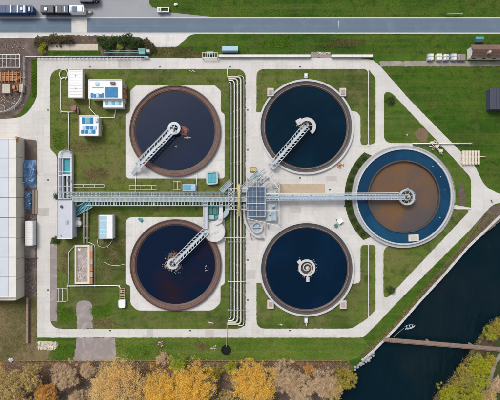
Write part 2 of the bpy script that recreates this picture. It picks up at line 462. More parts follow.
for n_ in M['w_river'].node_tree.nodes:
    if n_.type == 'BUMP': n_.inputs['Distance'].default_value = .9

# ------------------------------------------------------------------ the setting
BIG = 4000
bank = [(5000,-3430), (500,217), (468,248), (443,277), (422,299.5), (398,327), (374,351), (362,361), (354,369), (351,376), (341,388), (331,400), (300,430), (-2500,2900)]
land = [(-BIG,-BIG), (5000,-BIG)] + bank + [(-BIG, 2900)]
struct(MB().prism(land, -4, 0, 0), 'ground', M['meadow'])
far_bank = [(5000,-3090), (620,225), (540,285), (500,319), (489,329), (481,339), (470,357), (457,375), (446,388), (436,402), (400,445), (-2400,4000), (5000,4000)]
struct(MB().prism(far_bank, -4, -.3, 0), 'ground_far_bank', M['darkgrass'])
struct(MB().add([(-1800,-1800,-1.6),(1800,-1800,-1.6),(1800,1800,-1.6),(-1800,1800,-1.6)], [(0,1,2,3)]), 'river_water', M['w_river'])

# public road along the top
def strip(name, x0, y0, x1, y1, z, mat, zb=-.05): return struct(MB().pbox(x0, y0, x1, y1, zb, z), name, mat)
strip('road', -900, 18.2, 1400, 32.6, .03, M['asphalt'])
strip('kerb_road_north', -900, 16.9, 1400, 18.2, .12, M['kerb'])
strip('kerb_road_south', -900, 32.6, 1400, 33.9, .12, M['kerb'])
for (x0, x1) in ((-200, 71), (87.5, 700)): struct(MB().pbox(x0, 25.2, x1, 25.45, .031, .036), 'road_marking', M['paint'])
struct(MB().prism(rpoly([(-300,-200), (149,-200), (149,6,5), (170,12.5,4), (212,16.9), (-300,16.9)]), -.05, .05), 'pavement_lorry_park', M['apron'])
struct(MB().pbox(71.5, 18.25, 87, 32.55, .03, .05), 'pavement_crossing', M['pad'])
struct(MB().pbox(-300, 33.9, 37, 38, -.05, .055), 'pavement_left', M['pad'])
struct(MB().prism(rpoly([(36.5,33.9), (196,33.9), (190,35,3), (177,47,3), (157,47.5,3), (143,41), (137,37), (40,37)]), -.05, .05), 'pavement_driveway', M['pad'])
struct(MB().pbox(48, 44, 98, 50.5, -.05, .05), 'pavement_strip', M['rubble'])

# construction yard, bare ground and worn patches
def patch(name, pts, z, mat, amp=.3): return struct(MB().prism(rough(pts, amp, 1.5, hash(name) % 97 if False else len(name)), -.03, z), name, mat)
patch('soil_yard', rpoly([(-200,38), (36,38), (37,45), (38,56,2), (31,62), (31.5,90,8), (22,112,6), (8,119), (-200,119)]), .02, M['soil'])
patch('soil_under_bushes', rpoly([(35,36.5,2), (72,35,2), (140,37,2), (152,46,2), (150,56.5), (100,56.5), (100,43), (70,43.5), (48,43), (47,55), (36,55)]), .06, M['litter'])
patch('path', rpoly([(380,61), (600,61), (600,66.3), (380,66.3)]), .03, M['greypave'])
patch('dry_ground', rpoly([(-200,297), (36.5,297), (36.5,341,2), (58,351,3), (55,362), (-200,364)]), .02, M['drygrass'])
patch('leaf_litter', rpoly([(-300,362), (60,361), (110,363), (180,360.5), (240,361), (330,361), (352,366), (349,376), (340,388), (330,400), (300,432), (-300,480)]), .03, M['litter'])
patch('bank_soil', rpoly([(500,204), (505,217), (470,246), (425,296), (418,296), (462,244), (470,233), (488,208)]), .02, M['soil'])

# the plant's concrete as one slab, lawns laid on it
slab = rpoly([(37,58), (360,58), (373,60), (380,66), (409,99), (461,152), (474,164,4), (485,187,8), (502,195,4), (700,196),
              (700,203), (494,203,7), (469,231,6), (400,299.5,4), (376,325), (363,337.6,5), (37,337.6), (37,140,5), (0,137.6), (-300,137.6), (-300,119),
              (10,119,12), (25,116,8), (37,99,8)])
pave = struct(MB().prism(rough(slab, .10, 2.0, 4), -.1, .05), 'pavement_plant', M['concrete'])
jt = MB()
for y in (58.4, 328.9):
    for i in range(26): jt.pbox(44+i*12.2, y+.1, 44.12+i*12.2, y+(9.9 if y < 100 else 8.4), .04, .053)
for (xa, xb) in ((37.3, 49.7), (246.2, 256)):
    for i in range(20):
        y = 74 + i*12.4
        if xa < 100 or not 160 < y < 245: jt.pbox(xa, y, xb, y+.12, .04, .053)
for x in (268, 280, 325, 338): jt.pbox(x, 174.5, x+.12, 219, .04, .053)
for y in (180, 206, 213): jt.pbox(276, y, 350, y+.12, .04, .053)
M['joint'] = surf('joint_filler', (.40,.37,.335), .9, .15)
tag(jt.build('expansion_joint', M['joint'], pave), kind='stuff')
LAWNS = {
 'lawn_west': ([(50,69,12), (245.5,69,9), (245.5,328.8,10), (50,328.8,12), (50,240,5), (57,236), (57,156,3), (50,149,3)], 'lawn'),
 'lawn_tank_north': ([(256.5,69,8), (368.0,69,5), (368.0,145,3), (360.5,145,4), (360.5,116,3), (357,112), (350,110), (306,127), (262,112), (256.5,112)], 'lawn'),
 'lawn_strip_north': ([(368.8,69.5,1), (375.5,78,3), (375.5,143,3), (368.8,145,2)], 'lawn'),
 'lawn_triangle_north': ([(384,92,5), (391,92,5), (457,162,4), (471,178,4), (471,207.6), (404,196), (413,143), (384,143,8)], 'lawn_green'),
 'lawn_triangle_south': ([(471,209.4,6), (388,297.5,5), (383.5,297.5,6), (383.5,248,7), (393,245), (404,196), (456,209)], 'lawn'),
 'lawn_tank_south': ([(256.5,328.6,9), (256.5,283), (262,283), (307,269), (353,284), (359,283), (360.5,280), (360.5,245,5), (368,245,1), (368,318,1), (352,328.6,5)], 'lawn'),
 'lawn_strip_south': ([(368.8,245,1), (375.5,245,4), (375.5,310,2), (368.8,317,1)], 'lawn'),
 'lawn_crescent': (circ(404,196.5,50,24,math.radians(128),math.radians(233),False) + circ(404,196.5,59.5,24,math.radians(228),math.radians(133),False), 'darkgrass'),
}
LPOLY = {}
for nm, (pts, mt) in LAWNS.items():
    LPOLY[nm] = rpoly(pts)
    if nm != 'lawn_crescent': LPOLY[nm] = rough(LPOLY[nm], .09, 1.7, len(nm))
    struct(MB().prism(LPOLY[nm], -.02, .10), nm, M[mt])
# paving and worn patches on the west lawn
struct(MB().pbox(50.2, 244, 57, 321, .0, .115), 'pavement_west_edge', M['greypave'])
patch('paving_turning', rpoly([(76,300.5,7), (92,300.5,7), (93,328.6), (77,328.6)]), .112, M['greypave'], .5)
patch('paving_outside', rpoly([(77,337.7), (115.5,337.7), (116,361), (73,362)]), .035, M['greypave'], .5)
patch('bare_patch_c', blob(422, 135, 6, 7.5, seed=14), .112, M['soilred'])
patch('bare_patch_d', blob(462, 195, 3.5, 11, seed=15), .112, M['soil'])
patch('rubble_pad', rpoly([(38,341), (57,342), (58,346), (54,350), (38,350)]), .04, M['rubble'])
struct(MB().pbox(280, 184, 325, 193.2, .0, .062), 'pavement_brown_slab', M['tan'])

patch('gravel_pipe_strip', rpoly([(229.5,79.5), (245.2,74.5), (245.2,326), (229.5,323)]), .112, M['darkgrass'])
patch('lawn_south', rpoly([(116,337.7), (362,337.7), (372,349), (352,360,4), (116,361)]), .012, M['lawn_bright'])
# tank pads
pad_n = rpoly([(136,85.5), (215,85.5), (221,91,2), (221,112,2), (224.6,114,2), (224.6,178.5,3), (126,178.5,4), (126,114,2), (130,112,2), (130,91,2)])
pad_s = rpoly([(130,217,4), (224.6,217,4), (224.6,284,2), (220.5,286,2), (220.5,303,3), (212.5,310.5,4), (137,310.5,4), (130.4,304,3), (130.4,286,2), (126,284,2), (126,220,3)])
struct(MB().prism(pad_n, -.02, .16), 'pavement_tank_pad_north', M['pad'])
struct(MB().prism(pad_s, -.02, .16), 'pavement_tank_pad_south', M['pad'])

# ------------------------------------------------------------------ round settling tanks
def ring_prof(r0, r1, z0, z1): return [(r0, z0), (r1, z0), (r1, z1), (r0, z1)]
def round_tank(label, x, y, kind, water):
    t = thing('settling_tank', label, 'tank', x, y, 0, 'round settling tanks')
    cx, cy, _ = W(x, y, 1.0)
    if kind == 'rust':      # rust-brown wall with a sloping launder
        MB().lathe(cx, cy, ring_prof(17.75, 18.15, .05, 1.2), 128).build('rim', M['rustdark'], t)
        MB().lathe(cx, cy, [(16.3, .1), (17.75, .1), (17.75, .95), (17.3, .85), (16.75, .75), (16.3, .7)], 128).build('wall', M['rust'], t)
        MB().lathe(cx, cy, ring_prof(16.75, 16.87, .6, .9), 128).build('weir', M['weirorange'], t)
        MB().lathe(cx, cy, [(15.7, .1), (16.3, .1), (16.3, .55), (15.7, .28)], 128).build('launder', M['rustdark'], t)
        rw = 15.9
    else:                   # pale walkway ring, dark launder and thin rusty weir
        MB().lathe(cx, cy, ring_prof(18.2, 18.95, .05, .95), 128).build('walkway_ring', M['ringwhite'], t)
        MB().lathe(cx, cy, [(16.8, .1), (18.2, .1), (18.2, .80), (17.6, .55), (16.8, .55)], 128).build('launder', M['weirdark'], t)
        MB().lathe(cx, cy, ring_prof(16.6, 16.8, .1, .78), 128).build('weir', M['weirorange'], t)
        MB().lathe(cx, cy, [(16.2, .1), (16.6, .1), (16.6, .5), (16.2, .25)], 128).build('wall', M['rustdark'], t)
        rw = 16.4
    tag(MB().disc(cx, cy, rw, .24, 128).build('water', M[water], t), 'still dark water surface')
    return t, cx, cy

t_tl, ax, ay = round_tank('rust-rimmed round tank with slate-grey water and a red patch beside its hub', 175, 131, 'rust', 'w_tl')
t_bl, bx_, by_ = round_tank('rust-rimmed round tank of brown-tinged navy water, pale scum around its hub', 175.5, 265, 'rust', 'w_bl')
t_tr, cx_, cy_ = round_tank('pale-rimmed round tank of dark navy water crossed by a half bridge', 306.3, 126.8, 'pale', 'w_tr')
t_br, dx_, dy_ = round_tank('pale-rimmed round tank of deep blue water without a bridge', 306.9, 268.9, 'pale', 'w_br')

def foam(parent, name, x, y, rx, ry, mat, seed, n=160, hollow=0.0, z=.25):
    """raft of many small flakes floating on the water"""
    r = random.Random(seed); m = MB()
    for i in range(n):
        a = r.uniform(0, 6.283); k = max(hollow, min(1.25, abs(r.gauss(.55, .3))))
        k *= 1 + .22*math.sin(3*a+seed) + .12*math.sin(7*a)
        q = W(x+rx*k*math.cos(a), y+ry*k*math.sin(a), z); rr = r.uniform(.05, .30)*(1.25-.5*k); e = r.randint(5, 7)
        zz = z + .04*i/n
        m.add([(q[0]+rr*r.uniform(.6,1.3)*math.cos(6.283*j/e), q[1]+rr*r.uniform(.6,1.3)*math.sin(6.283*j/e), zz) for j in range(e)], [tuple(range(e))])
    return tag(m.build(name, mat, parent), kind='stuff')

foam(t_tl, 'scum', 184, 131, 4.0, 5.4, M['foam'], 21, 260)
foam(t_tl, 'scum', 187, 137.6, 3.4, .8, M['scumgrey'], 22, 40)
foam(t_tl, 'scum', 176, 146.5, .9, .8, M['scumgrey'], 23, 12)
foam(t_bl, 'scum', 173.5, 263.8, 8.0, 7.6, M['scumgrey'], 24, 700, .3)
foam(t_bl, 'scum', 173, 256, 7, 4.2, M['rust'], 25, 200, .2, .245)
foam(t_bl, 'scum', 206.5, 268.5, 1.8, 2.6, M['scumgrey'], 26, 14, .9)
foam(t_tr, 'scum', 303.5, 124.5, 7.5, 5.2, M['scumgrey'], 27, 220, .4)
foam(t_br, 'scum', 307, 268, 8.6, 9.2, M['scumgrey'], 28, 260, .75)

def hub(parent, x, y, R, r, z, mat, spokes=6, a0=0, a1=2*PI):
    cx, cy, _ = W(x, y, z)
    MB().lathe(cx, cy, ring_prof(r, R, z-.9, z), 40, a0, a1).build('hub_ring', mat, parent)
    MB().cyl((cx, cy, .2), .55, z+.5, 16).build('pivot', M['darksteel'], parent)
    sp = MB()
    for i in range(spokes):
        a = 2*PI*i/spokes + .3
        sp.bar((cx, cy, z-.1), (cx+math.cos(a)*(r+.1), cy+math.sin(a)*(r+.1), z-.1), .12)
    tag(sp.build('spokes', M['steel'], parent), kind='stuff')
    mo = MB().box((cx+.2, cy+.1, z+.45), (.9, .7, .6), .6); mo.cyl((cx+.2, cy+.1, z+.75), .28, .5, 12)
    mo.build('drive_motor', M['steelblue'], parent)

def bridge(label, x0, y0, x1, y1, z=1.9, deck=1.05, side=1.4, m='steel'):
    """half bridge from the rim (x0,y0) to the hub (x1,y1)"""
    t = thing('scraper_bridge', label, 'bridge', x0, y0, .9, 'half bridges over the tanks')
    a, b = Vector(W(x0, y0, z)), Vector(W(x1, y1, z))
    dv = (b-a).normalized(); n = Vector((-dv.y, dv.x, 0)); L = (b-a).length
    MB().bar(a-Vector((0,0,.05)), b-Vector((0,0,.05)), deck, .10).build('deck', M[m], t)
    for s in (-1, 1):
        o = n*side*s
        MB().bar(a+o+Vector((0,0,-.15)), b+o+Vector((0,0,-.15)), .22, .55).build('girder', M[m], t)
        lat = MB(); k = int(L/1.35)
        for i in range(k+1):
            p = a.lerp(b, i/k); p2 = a.lerp(b, min(1, (i+.45)/k))
            lat.bar(p + n*s*deck/2, p2 + n*s*(side-.1), .26, .12)
        tag(lat.build('side_lattice', M[m], t), kind='stuff')
        rail(MB(), [a+o*1.04+Vector((0,0,.12)), b+o*1.04+Vector((0,0,.12))], 1.0, 2.3, .085).build('railing', M[m], t)
    for i in range(5):
        p = a.lerp(b, (i+.5)/5); MB().bar(p-n*side+Vector((0,0,-.5)), p+n*side+Vector((0,0,-.5)), .14).build('cross_beam', M[m], t)
    # wheeled end carriage on the rim
    MB().box((a.x, a.y, z-.35), (1.0, 2.9, .5), math.atan2(dv.y, dv.x)).build('end_carriage', M[m], t)
    for s in (-1, 1):
        p = a + n*s*1.2
        w = MB().tube([p+dv*-.16+Vector((0,0,-.66)), p+dv*.16+Vector((0,0,-.66))], .3, 14); w.build('wheel', M['rubber'], t)
    MB().box((a.x+dv.x*1.2, a.y+dv.y*1.2, z+.35), (.8, .6, .7), math.atan2(dv.y, dv.x)).build('control_box', M['steelblue'], t)
    return t, a, b, dv, n

t, a, b, dv, n = bridge('pale steel half bridge over the slate-grey tank, its dark mirror image beside it', 138, 166, 173.6, 128.8, 3.4)
hub(t, 174, 128.2, 2.5, 1.45, 3.5, M['steel'])
tag(MB().bar(a-dv*4.4+Vector((0,0,-3.0)), a-dv*.2+Vector((0,0,-.1)), 1.5, .12).build('access_ramp', M['steel'], t))
MB().box((ax-.2, ay+.2, 1.0), (.5, .5, 1.6)).build('pier', M['pad'], t)
t, a, b, dv, n = bridge('pale steel half bridge over dark navy water ending in a crescent hub', 271.5, 166.5, 306.2, 126.5, 2.3)
hub(t, 307, 126.5, 3.6, 2.3, 1.5, M['ringwhite'], 5, math.radians(-55), math.radians(150))
q = W(299.5, 121.5, 1.3)
MB().box((q[0], q[1], .8), (2.4, 2.1, 1.1), .5).build('scum_box', M['ringwhite'], t)
t, a, b, dv, n = bridge('pale half bridge running from the round platform to pale scum', 206, 231, 174.5, 262.5, 2.3, m='steel')
hub(t, 172.8, 263.8, 2.2, 1.3, 1.6, M['ringwhite'], 5)
# the tank without a bridge: a scalloped feed well
q = W(307, 268, 1.0)
f = MB().lathe(q[0], q[1], ring_prof(2.5, 3.35, .1, 1.0), 48).build('feed_well', M['ringwhite'], t_br)
MB().disc(q[0], q[1], 2.5, .32, 40).build('well_water', M['weirdark'], t_br)
pts = [(q[0]+r*math.cos(a_), q[1]+r*math.sin(a_), .9) for r, a_ in ((2.2-1.7*i/26, -1.4+i*.36) for i in range(27))]
MB().tube(pts, .22, 6).build('spiral_pipe', M['cream'], t_br)
MB().cyl((q[0], q[1], .2), .55, 1.3, 14).build('pivot', M['ringwhite'], t_br)
p = W(307.8, 280, .9)
MB().box((p[0], p[1]+.2, .6), (1.2, 1.9, .8)).build('scum_box', M['ringwhite'], t_br)
MB().bar((q[0]+.2, q[1]-2.6, .95), (p[0], p[1], .95), .5, .2).build('outlet_trough', M['ringwhite'], t_br)
p = W(299.5, 262, .9); MB().box((p[0], p[1], .5), (1.6, 1.3, .7), .7).build('inlet_box', M['ringwhite'], t_br)

# the big double-ring tank
t5 = thing('ring_tank', 'large double-ring tank, blue outer ring around a brown sludge centre', 'tank', 404, 196.5, 0)
ex, ey, _ = W(404.2, 196.5, 1.8)
MB().lathe(ex, ey, ring_prof(18.6, 19.12, .05, 1.75), 160).build('outer_wall', M['ringwhite'], t5)
MB().lathe(ex, ey, [(19.12,.05), (20.4,.05), (20.4,1.05), (19.9,1.05), (19.8,.9), (19.12,.9)], 160).build('walkway_ring', M['greyring'], t5)
def annulus(cx, cy, r0, r1, z, n=160):
    m = MB(); m.add([(cx+r*math.cos(2*PI*i/n), cy+r*math.sin(2*PI*i/n), z) for r in (r0, r1) for i in range(n)], [(i, n+i, n+(i+1)%n, (i+1)%n) for i in range(n)]); return m
tag(annulus(ex, ey, 14.4, 18.6, 1.25).build('ring_water', M['w_blue'], t5), 'bright blue water in the outer ring')
MB().lathe(ex, ey, ring_prof(13.95, 14.4, .1, 1.75), 160).build('inner_wall', M['weirdark'], t5)
tag(MB().disc(ex, ey, 13.95, .55, 128).build('sludge_water', M['w_brown'], t5), 'brown sludge in the middle of the tank')
q = W(414, 238, 2.1)
MB().box((q[0], q[1], 1.65), (3.9, 2.6, .6), .04).build('overflow_box', M['pad'], t5)
MB().box((q[0], q[1], 2.0), (2.8, 1.6, .1), .04).build('overflow_cover', M['rubble'], t5)
rl = MB()
for i in range(90):
    a0, a1 = 2*PI*i/90, 2*PI*(i+1)/90
    p0 = Vector((ex+20.15*math.cos(a0), ey+20.15*math.sin(a0), 1.05)); p1 = Vector((ex+20.15*math.cos(a1), ey+20.15*math.sin(a1), 1.05))
    rl.bar(p0, p0+Vector((0,0,.9)), .05); rl.bar(p0+Vector((0,0,.9)), p1+Vector((0,0,.9)), .05)
tag(rl.build('railing', M['steel'], t5), kind='stuff')
for k, a in enumerate((-30, 10, 28, 46)):
    a = math.radians(a); p = (ex+16.6*math.cos(a), ey+16.6*math.sin(a))
    MB().cyl((p[0], p[1], 1.0), .2, .4, 10).build('aerator_float', M['steelblue'], t5)

# long bridge from the pump station across to the big tank
t = thing('access_bridge', 'long blue-grey footbridge reaching over the brown sludge to a round hub', 'bridge', 270, 197.5, 0)
z = 3.2
a, b = Vector(W(266, 197.6, z)), Vector(W(404, 197.0, z))
MB().bar(a-Vector((0,0,.06)), b-Vector((0,0,.06)), 1.15, .12).build('deck', M['steelblue'], t)
for s in (-1, 1):
    o = Vector((0, s*1.0, 0))
    MB().bar(a+o-Vector((0,0,.2)), b+o-Vector((0,0,.2)), .2, .6).build('girder', M['steel'], t)
    lat = MB(); k = 44
    for i in range(k+1):
        p = a.lerp(b, i/k); lat.bar(p+Vector((0,s*.57,0)), p+Vector((0,s*.92,0)), .2, .1)
    tag(lat.build('side_lattice', M['steel'], t), kind='stuff')
    rail(MB(), [a+o*1.08, b+o*1.08], 1.1, 2.2, .085).build('railing', M['steel'], t)
MB().tube([a+Vector((0,1.55,-.1)), b+Vector((-2,1.55,-.1))], .16, 8).build('pipe', M['whitepipe'], t)
for i in range(5):
    p = a.lerp(b, .06+i*.135); c = MB(); c.box((p.x, p.y, (z-.5)/2), (.35, .35, z-.5)); c.bar((p.x, p.y-1.1, z-.55), (p.x, p.y+1.1, z-.55), .25); c.build('pier', M['steel'], t)
hub(t, 407, 197.2, 3.1, 2.45, 3.1, M['steel'], 8)
c = W(407, 197.2, 3.1); rg = MB()
for i in range(24):
    a0, a1 = 2*PI*i/24, 2*PI*(i+1)/24
    p0 = Vector((c[0]+3*math.cos(a0), c[1]+3*math.sin(a0), 3.1)); p1 = Vector((c[0]+3*math.cos(a1), c[1]+3*math.sin(a1), 3.1))
    rg.bar(p0, p0+Vector((0,0,1)), .06); rg.bar(p0+Vector((0,0,1)), p1+Vector((0,0,1)), .07)
tag(rg.build('hub_railing', M['steelteal'], t), kind='stuff')
MB().lathe(c[0], c[1], ring_prof(.9, 1.3, 3.0, 3.25), 24).build('hub_collar', M['steelteal'], t)
MB().cyl((c[0], c[1]+3.3, 3.0), .35, .9, 12).build('hub_lamp_post', M['steelteal'], t)

# ------------------------------------------------------------------ main pipe gallery (west-east)
t = thing('pipe_gallery', 'raised grey pipe gallery with long walkway deck crossing the west lawn', 'gallery', 150, 199, 0)
z = 3.0
def hp(x0, x1, y, r, mat, zz=z, name='pipe'):
    return MB().tube([W(x0, y, zz), W(x1, y, zz)], r, 10).build(name, M[mat], t, True)
MB().pbox(72, 198.0, 247, 201.0, z-.2, z).build('deck', M['gallerydeck'], t)
for yy in (197.5, 201.4): MB().pbox(72, yy-.3, 247, yy+.3, z-.35, z+.05).build('edge_beam', M['steelteal'], t)
rg_ = MB()
for i in range(138): rg_.pbox(72.5+i*1.26, 197.8, 73.0+i*1.26, 201.2, z-.15, z+.03)
tag(rg_.build('deck_grating', M['steelteal'], t), kind='stuff')
for (yy, r, mt) in ((192.4, .20, 'steelteal'), (194.2, .14, 'cream'), (196.2, .22, 'steel')): hp(58 if yy < 194 else 66, 247, yy, r, mt)
hp(86, 247, 205.6, .2, 'steelteal'); hp(92, 232, 203.4, .12, 'darksteel', z-.5)
cb = cb2 = None
for i in range(44):
    x = 60 + i*4.0
    wob = (i*37 % 5 - 2)*.25
    if cb is None:
        a, b = W(x, 192.2, z-.3), W(x, 197.4, z-.3)
        cb = MB().bar(a, b, .28, .15).build('cross_bar', M['steel'], t); x0 = x
    else: clone(cb, 'cross_bar', t, ((x+wob-x0)*S*(H-z)/H, 0, 0))
for i in range(48):
    x = 93 + i*2.95
    if cb2 is None:
        cb2 = MB().bar(W(x, 201.4, z-.25), W(x, 205.7, z-.25), .34, .12).build('tray_rung', M['steelblue'], t); x1 = x
    else: clone(cb2, 'tray_rung', t, ((x-x1)*S*(H-z)/H, 0, 0))
sup = None
for i in range(9):
    x = 76 + i*19.5
    if sup is None:
        m = MB()
        for yy in (193, 205): p = W(x, yy, z); m.box((p[0], p[1], z/2-.3), (.3, .3, z-.6))
        m.bar(W(x, 192, z-.5), W(x, 206, z-.5), .3); sup = m.build('support_frame', M['steel'], t); x2 = x
    else: clone(sup, 'support_frame', t, ((x-x2)*S*(H-z)/H, 0, 0))
for yy in (197.5, 201.3): rail(MB(), [W(73, yy, z), W(247, yy, z)], 1.05, 2.4, .07).build('railing', M['steel'], t)

# valve frames and small plant along the north edge of the gallery
def frame(label, x0, y0, x1, y1, h, mat, nx=3, name='pipe_trestle', cat='frame', w=.1):
    t_ = thing(name, label, cat, (x0+x1)/2, (y0+y1)/2, .1)
    for yy in (y0, y1):
        rail(MB(), [W(x0, yy, .1), W(x1, yy, .1)], h, (x1-x0)*S/nx, w, False).build('rail', M[mat], t_)
    for i in range(nx+1):
        x = x0 + (x1-x0)*i/nx
        MB().bar(W(x, y0, h+.1), W(x, y1, h+.1), w).build('cross_rail', M[mat], t_)
    return t_
frame('low white pipe frame with five bays below the slate-grey tank', 130, 185.5, 157, 190, 1.2, 'whitepipe', 5)
frame('long thin white pipe frame beside the teal-water channel', 73, 184.6, 105, 187.2, 1.0, 'whitepipe', 3, w=.12)
frame('thin white pipe frame between the pale blue box and the teal lidded box', 174, 181.5, 181, 190, 1.2, 'whitepipe', 2)
def pole_pipe(label, pts, r, mat, name='pipe', smooth_r=1.2, group=None, feet=True):
    t_ = thing(name, label, 'pipe', pts[0][0], pts[0][1], 0, group)
    path = smooth_path([W(*p) for p in pts], smooth_r)
    MB().tube(path, r, 8).build('pipe_run', M[mat], t_, True)
    if feet:
        for p in pts[1:-1] or pts[:1]:
            q_ = W(*p); MB().box((q_[0], q_[1], q_[2]/2), (r*2.4, r*2.4, max(.1, q_[2]-r*.5))).build('pipe_foot', M['pad'], t_)
    for p in (pts[0], pts[-1]):
        q_ = W(*p); MB().cyl((q_[0], q_[1], max(0, q_[2]-r*1.5)), r*1.5, r*3, 12).build('flange', M['steel'], t_)
    return t_
pole_pipe('thin white pipe dropping from the tank pad corner to the gallery', [(135.5,172,.5), (135.5,192,.5)], .1, 'whitepipe')
pole_pipe('thin white pipe from tank pad past the pale blue box', [(196.5,174,.5), (196.5,192,.5)], .1, 'whitepipe')
t = thing('equipment_box', 'pale blue equipment box on the north side of the gallery', 'box', 189, 188, .1)
MB().pbox(182.5, 184, 195.5, 191.4, .1, 1.7).build('cabinet', M['steelblue'], t)
for i in range(3): MB().pbox(183.2+i*4.1, 184.7, 186.7+i*4.1, 189.8, 1.7, 1.78).build('lid', M['cyan'] if i < 2 else M['skyblue'], t)
t = thing('grit_box', 'teal lidded box with rounded white rim at the tank pad corner', 'box', 212, 178, .1)
o = rpoly([(206,171.5,2.5), (217.5,170.5,2.5), (218,184,2.5), (206.4,184.8,2.5)]); ih = rpoly([(207.5,173.2,1.4), (216.2,172.4,1.4), (216.6,182.6,1.4), (207.8,183.2,1.4)])
MB().prism(o, .1, 1.5, None, [ih]).build('rim', M['steelteal'], t)
MB().prism(ih, .1, 1.1, 1.1).build('lid', M['tealpaint'], t)
for (x0, y0) in ((208.6, 174.2), (212.6, 174.2), (208.6, 178.6), (212.6, 178.6)): MB().pbox(x0, y0, x0+3.2, y0+3.6, 1.1, 1.2).build('hatch', M['cyan'], t)

# ------------------------------------------------------------------ north-south pipe bundle
grp = 'pipes running between the tank pairs'
def vpipe(label, x, r, mat, ytop, ybot, xt, xb, z=.75):
    pts = [(xt, ytop, z), (x, ytop, z), (x, ybot, z), (xb, ybot, z)]
    t_ = thing('pipeline', label, 'pipe', x, 200, 0, grp)
    MB().tube(smooth_path([W(*p) for p in pts], 1.6, 7), r, 12).build('pipe_run', M[mat], t_, True)
    for i in range(10):
        y = ytop + 6 + i*(ybot-ytop-12)/9; q_ = W(x, y, z-r)
        MB().box((q_[0], q_[1], (z-r)/2+.05), (r*2.6, .35, z-r)).build('saddle', M['pad'], t_)
    for i in range(7):
        y = ytop + 14 + i*(ybot-ytop-28)/6; a_ = W(x, y, z)
        MB().tube([(a_[0], a_[1]-.09, z), (a_[0], a_[1]+.09, z)], r*1.35, 12).build('flange', M['steel'], t_)
    return t_
vpipe('thin grey pipeline nearest the rust-rimmed tanks, straight north to south', 231.2, .17, 'steel', 82.5, 318.5, 229, 228.5)
vpipe('second pale pipeline counted from the rust-rimmed tanks', 234.4, .22, 'whitepipe', 80.5, 320.5, 228.5, 228)
vpipe('thick cream pipeline beside the yellow pipe section', 237.6, .34, 'cream', 78.8, 322.4, 228, 227.6)
t = vpipe('thick cream pipeline at the road edge', 240.8, .34, 'cream', 77, 324.2, 227.8, 227.4)
vpipe('thin white pipeline closest to the middle road', 243.9, .14, 'whitepipe', 76, 325.6, 238, 238, .5)
t = thing('pipe_gantry', 'pale lattice gantry straddling the pipe bundle beside the gallery', 'gantry', 236, 196, 0)
for y in (188.5, 209.5):
    for x in (228.6, 246.2): q = W(x, y, 3.8); MB().box((q[0], q[1], 1.95), (.24, .24, 3.7)).build('post', M['steel'], t)
    MB().bar(W(228.6, y, 3.8), W(246.2, y, 3.8), .22).build('beam', M['steel'], t)
for x in (228.6, 246.2): MB().bar(W(x, 188.5, 3.8), W(x, 209.5, 3.8), .2).build('beam', M['steel'], t)
for i in range(6):
    y0 = 188.5 + i*3.5; MB().bar(W(228.6, y0, 3.8), W(233.4, y0+3.5, 3.8), .12).build('brace', M['whitepipe'], t); MB().bar(W(233.4, y0, 3.8), W(228.6, y0+3.5, 3.8), .12).build('brace', M['whitepipe'], t)
MB().bar(W(233.4, 188.5, 3.8), W(233.4, 209.5, 3.8), .16).build('beam', M['steel'], t)
t = thing('yellow_pipe', 'yellow pipe section crossing over the gallery in the middle of the plant', 'pipe', 239.3, 204, 0)
MB().tube([W(239.3, 184, 4.2), W(239.3, 216, 4.2)], .42, 14).build('pipe_run', M['yellow'], t, True)
for y in (184, 198, 207, 216): MB().tube([W(239.3, y-.3, 4.2), W(239.3, y+.3, 4.2)], .56, 14).build('flange', M['yellow'], t)
for y in (187, 209): q = W(239.3, y, 3.6); MB().box((q[0], q[1], 1.8), (.5, .5, 3.6)).build('support', M['steel'], t)
for k, (y, lb) in enumerate(((237.5, 'thin white cross pipe running from the round platform to the road'), (242, 'thin white cross pipe just south of the platform pipe'), (281.6, 'thin white cross pipe over the bundle halfway down'), (310, 'thin white cross pipe over the bundle near its south bend'))):
    pole_pipe(lb, [(218 if k == 0 else 228, y, 1.5), (256 if k == 0 else 247, y, 1.5)], .09, 'whitepipe', 'cross_pipe')
pole_pipe('thin pale drain pipe leading down to the black manhole', [(227.4,69.5,.4), (227.4,77,.4)], .11, 'whitepipe').__setitem__('label', 'short thin pipe at the north end of the pipe bundle')
pole_pipe('thin pale drain pipe leading from the pipe bundle to the black manhole', [(227,323,.3), (226.6,346,.3)], .11, 'whitepipe')
t = thing('manhole', 'round black manhole in the grass south of the perimeter road', 'manhole', 226, 350, 0)
q = W(226, 350, .3)
MB().lathe(q[0], q[1], ring_prof(1.5, 1.95, 0, .35), 32).build('rim', M['manhole'], t)
MB().cyl((q[0], q[1], 0), 1.5, .24, 28).build('cover', M['manhole'], t)
MB().bar((q[0]-.4, q[1], .27), (q[0]+.4, q[1], .27), .12, .06).build('handle', M['darksteel'], t)

